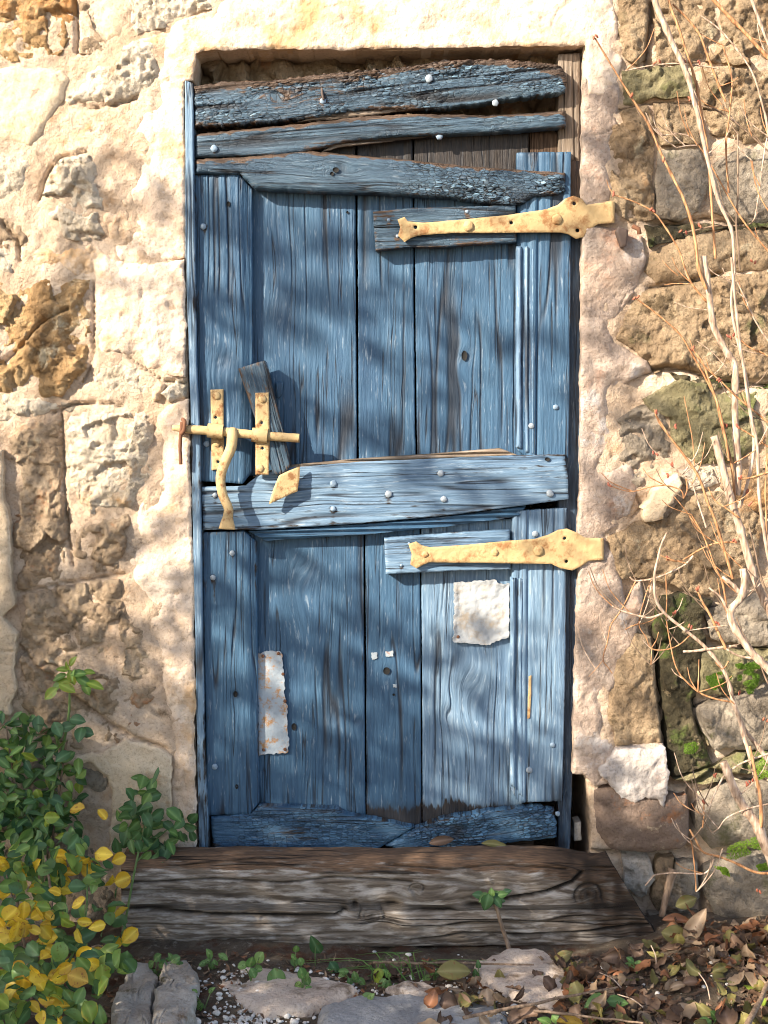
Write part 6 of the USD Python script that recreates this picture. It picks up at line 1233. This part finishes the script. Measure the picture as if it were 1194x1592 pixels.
for k, (x, y, w) in enumerate([(270, 1512, 'by the pale grey rock under the log'), (330, 1506, 'between two clovers at the log foot'), (548, 1512, 'left of the grass tuft under the log'), (610, 1520, 'on the soil right of the upright weed'), (676, 1506, 'under the log right of the grass'), (560, 1552, 'behind the grey paving slab'), (830, 1516, 'at the foot of the log near the red crumbs'), (990, 1520, 'in the litter before the log end'), (318, 1560, 'between the grey rock and the pink paving')]):
    seedling('weed', 'small green seedling ' + w, 'weed', x, y, [(rg.uniform(-16, 16), rg.uniform(-12, 12), rg.uniform(11, 19)) for _ in range(rg.randint(4, 8))], 'leaf_green', rg.choice(['round', 'egg', 'oval']), 0.02)
sap = thing('sapling', at(793, 1484, -0.16), 'little sapling with lobed green leaves growing before the log', 'sapling')
obj('stem', tube(spline(np.array([at(795, 1494, -0.17), at(790, 1470, -0.165), at(780, 1440, -0.16), at(772, 1412, -0.155), at(764, 1398, -0.155)]), 16), np.linspace(0.005, 0.0035, 16), 8, bump=0.2), 'bark_brown', sap)
for k, (x, y, s_, dx, dy) in enumerate([(743, 1391, 18, -1, .3), (752, 1396, 20, -.6, -.3), (757, 1404, 28, -.2, -.8), (766, 1392, 22, .4, .5), (774, 1398, 24, .8, 0), (782, 1390, 16, 1, .3), (788, 1386, 15, .9, .5), (764, 1388, 15, 0, 1), (776, 1404, 18, .6, -.7)]):
    L_ = s_ * PX; lf = leaf_mesh(L_, L_ * 0.75, 0.2, 0.3, 'egg', seed=k, wav=0.06)
    obj('leaf', put((lf[0] - [L_ / 2, 0, 0], lf[1]), at(x, y, -0.165 - 0.01 * (k % 3)), (dx, -0.2, dy), (0.2 * (k % 3 - 1), -0.8, 0.6)), 'leaf_green' if k % 2 else 'leaf_dark', sap)
def tuft(label, cat, px, py, blades, seed):
    rg = random.Random(seed); b = on_ground(px, py, 0); b[2] = ground_z(b[0], b[1])
    t = thing('grass_tuft', b, label, cat)
    for k in range(blades):
        a, hgt_ = rg.gauss(0, .9), rg.uniform(.02, .055)
        p = spline(np.array([b + [rg.uniform(-.03, .03), rg.uniform(-.01, .01), 0], b + [a * .02, rg.uniform(-.01, .01), hgt_], b + [a * .075, rg.uniform(-.03, .02), hgt_ * rg.uniform(.7, 1.3)]]), 8)
        w = np.linspace(0.0016, 0.0003, 8)
        V = np.vstack([p + np.stack([w * 0.6, w * 0, w * 0.8], 1), p - np.stack([w * 0.6, w * 0, w * 0.8], 1), p + np.stack([w * 0, w * -0.6, w * 0], 1)])
        i = np.arange(7)
        obj('blade', (V, np.vstack([np.stack([i, i + 1, 16 + i], 1), np.stack([i + 1, 17 + i, 16 + i], 1), np.stack([16 + i, 17 + i, 8 + i], 1), np.stack([17 + i, 9 + i, 8 + i], 1)])), 'grass', t)
tuft('thin grass tuft at the foot of the log near the middle', 'grass', 590, 1502, 16, 1)
tuft('sparse grass blades right of the thin tuft under the log', 'grass', 640, 1508, 9, 2)

# moss cushions on the wall
def moss(label, polys, Y, n, seed, mat_='moss'):
    rg = np.random.default_rng(seed); V = []; F = []; c = 0
    for poly in polys:
        P = Polygon(xz(poly, Y)); a, b, cc, d = P.bounds
        pts_ = rg.uniform((a, b), (cc, d), (n * 3, 2)); pts_ = pts_[shapely.contains_xy(P, pts_[:, 0], pts_[:, 1])][:n]
        dist = shapely.distance(P.exterior, shapely.points(pts_))
        nz_ = noise(np.stack([pts_[:, 0] * 75, pts_[:, 1] * 75, pts_[:, 0] * 0], -1), seed)
        ok = nz_ + 0.5 * np.clip(dist / 0.015, 0, 1) > 0.66; pts_, dist, nz_ = pts_[ok], dist[ok], nz_[ok]
        lift = 0.006 * np.clip(dist / 0.02, 0, 1) + 0.006 * nz_
        for (x, z), l in zip(pts_, lift):
            o = np.array([x, Y - l, z]); dr = np.array([rg.normal(0, .5), -0.8, 0.5 + rg.normal(0, .5)]); dr /= np.linalg.norm(dr)
            s_ = np.cross(dr, rg.normal(0, 1, 3)); s_ *= 0.0009 / np.linalg.norm(s_); q = np.cross(dr, s_)
            tip = o + dr * rg.uniform(0.002, 0.005)
            V += [o + s_, o - s_ * .5 + q * .9, o - s_ * .5 - q * .9, tip]; F += [(c, c + 1, c + 3), (c + 1, c + 2, c + 3), (c + 2, c, c + 3)]; c += 4
        V2, F2_ = [], []
    obj('moss', (np.array(V), np.array(F)), mat_, label=label, category='moss', kind='stuff', smooth=False)
moss('bright green moss cushion between the stones behind the shrub on the right', [[(1146, 1040), (1170, 1030), (1184, 1050), (1180, 1075), (1160, 1080), (1146, 1066)], [(1094, 1050), (1120, 1044), (1138, 1050), (1126, 1074), (1100, 1070)], [(1140, 1032), (1200, 1024), (1190, 1040), (1150, 1044)]], -0.012, 2600, 1)
moss('small moss patch on the dark stone right of the pink plaster', [[(1056, 1158), (1080, 1152), (1092, 1162), (1076, 1176), (1056, 1172)]], -0.008, 900, 2)
moss('moss band on the lower right stones beside the thick trunk', [[(1118, 1322), (1150, 1306), (1182, 1298), (1200, 1310), (1160, 1330), (1130, 1340)], [(1172, 1344), (1200, 1336), (1200, 1350), (1176, 1354)], [(1108, 1346), (1130, 1348), (1134, 1362), (1112, 1358)]], -0.028, 1800, 3)
moss('moss clump at the right edge above the round grey stone', [[(1160, 1190), (1184, 1166), (1210, 1170), (1210, 1210), (1176, 1212)]], -0.018, 1800, 4)

# ------------------------------------------------------------------ outside the picture, towards the sun: the hedge and the tree that shade the foot of the wall
def cluster(centres, radii, n, size, seed, squash=0.8):
    rg = np.random.default_rng(seed); V = []; F = []; c = 0
    for ce, ra, k in zip(centres, radii, n):
        p = rg.normal(0, 0.5, (k, 3)) * ra * [1, 1, squash] + ce
        for o in p:
            d = rg.normal(0, 1, 3); d /= np.linalg.norm(d); e = np.cross(d, rg.normal(0, 1, 3)); e /= np.linalg.norm(e)
            L_ = size * rg.uniform(.7, 1.3)
            V += [o - d * L_, o + e * L_ * .45, o + d * L_, o - e * L_ * .45]; F += [(c, c + 1, c + 2), (c, c + 2, c + 3)]; c += 4
    return np.array(V), np.array(F)
hedge = thing('garden_hedge', (-2.9, -2.15, 0), 'dense garden hedge standing out of the picture to the left', 'hedge')
rg = np.random.default_rng(8)
xs = rg.uniform(-4.6, -1.75, 240)
top = np.interp(xs, [-4.6, -3.6, -3.0, -2.5, -1.9, -1.7], [2.75, 2.62, 2.44, 2.30, 2.24, 2.1])
zs = rg.uniform(0.1, 1.0, 240) ** 0.8 * (top - 0.12)
obj('foliage', cluster(np.stack([xs, -2.15 + rg.uniform(-.25, .25, 240), zs], 1), np.full(240, 0.24), np.full(240, 60), 0.035, 9), 'leaf_dark', hedge, smooth=False, kind='stuff')
for k in range(7): obj('stem', tube(spline(np.array([(-4.4 + k * .42, -2.15, -0.05), (-4.35 + k * .42, -2.1, .7), (-4.4 + k * .42, -2.15, 1.6)]), 10), np.linspace(.025, .008, 10), 7), 'bark_brown', hedge)
tree = thing('garden_tree', (-4.4, -2.9, 0), 'small tree standing out of the picture to the left, its twigs shading the door', 'tree')
obj('trunk', tube(spline(np.array([(-4.4, -2.9, -0.1), (-4.35, -2.85, 1.2), (-4.45, -2.8, 2.4), (-4.3, -2.7, 3.6)]), 20), np.linspace(.09, .04, 20), 10), 'bark_brown', tree)
def toward(px, py, t): return at(px, py, 0.0) + SUN * t
boughs = []
for (pts_, t, r0, r1) in [([(120, 420), (330, 470), (560, 420), (800, 520), (980, 470)], 4.2, .011, .003), ([(120, 300), (300, 330), (420, 360), (600, 330)], 4.0, .011, .003), ([(300, 620), (520, 640), (700, 755), (860, 790)], 3.8, .011, .003), ([(200, 860), (330, 800), (480, 880), (640, 1000), (800, 960)], 3.9, .011, .003), ([(160, 1000), (330, 930), (460, 1010), (640, 1110)], 3.7, .011, .003), ([(200, 1110), (380, 1070), (560, 1180), (760, 1160)], 3.6, .011, .003)]:
    p = [toward(x, y, t) for x, y in pts_]
    boughs.append((p, t, r0, r1))
    start = np.array([-4.4, -2.82, 2.3 + 0.2 * len(boughs)])
    q = spline(np.array([start] + p), 40)
    obj('bough', tube(q, np.linspace(.012, r1, 40), 7, bump=.1), 'bark_brown', tree)
sp_c = np.vstack([spline(np.array(p), 46) for p, *_ in boughs])
obj('foliage', cluster(sp_c, np.full(len(sp_c), 0.055), np.full(len(sp_c), 2), 0.026, 23), 'leaf_green', tree, smooth=False, kind='stuff')
rg2 = random.Random(17)
cs, rs, ns, ups = [], [], [], []
for (x, y, r, n) in [(470, 420, 110, 70), (560, 560, 120, 80), (480, 640, 110, 70), (640, 470, 70, 24), (700, 330, 80, 30), (440, 330, 70, 40), (350, 540, 60, 14), (540, 690, 80, 40), (640, 745, 50, 16), (760, 760, 55, 16), (450, 960, 100, 60), (520, 1100, 110, 60), (380, 1010, 60, 18), (620, 1010, 80, 34), (740, 1010, 60, 18), (640, 1150, 80, 40), (800, 1080, 50, 10), (360, 1150, 70, 24), (260, 960, 60, 18), (230, 1050, 70, 26), (120, 820, 90, 30), (60, 760, 80, 30), (280, 290, 40, 10), (270, 340, 40, 10), (100, 960, 120, 60), (700, 130, 120, 20), (480, 180, 120, 26), (930, 300, 60, 20), (1030, 330, 80, 24), (980, 160, 70, 20), (940, 120, 60, 20), (960, 250, 60, 50), (1010, 240, 50, 40), (960, 380, 50, 30), (1060, 320, 60, 40), (940, 560, 60, 24), (1010, 660, 70, 46), (1060, 830, 90, 60), (980, 880, 70, 44), (940, 760, 60, 26), (1010, 1060, 70, 44), (940, 1000, 60, 26), (1060, 1010, 60, 40), (1150, 700, 70, 30), (1130, 300, 60, 30), (1160, 930, 70, 36), (440, 380, 90, 50), (500, 520, 110, 60), (430, 560, 80, 50), (600, 640, 80, 40), (420, 900, 80, 40), (470, 1060, 100, 50), (560, 1190, 100, 40)]:
    cs.append(toward(x, y, rg2.uniform(3.5, 4.4))); rs.append(r * PX * 1.1); ns.append(n); ups.append((y < 730 and 380 < x < 800) or x < 330)
obj('foliage', cluster(np.array(cs), np.array(rs) * 1.0, [int(q * 0.62) if not _up else int(q * 0.20) for q, _up in zip(ns, ups)], 0.028, 19), 'leaf_green', tree, smooth=False, kind='stuff')
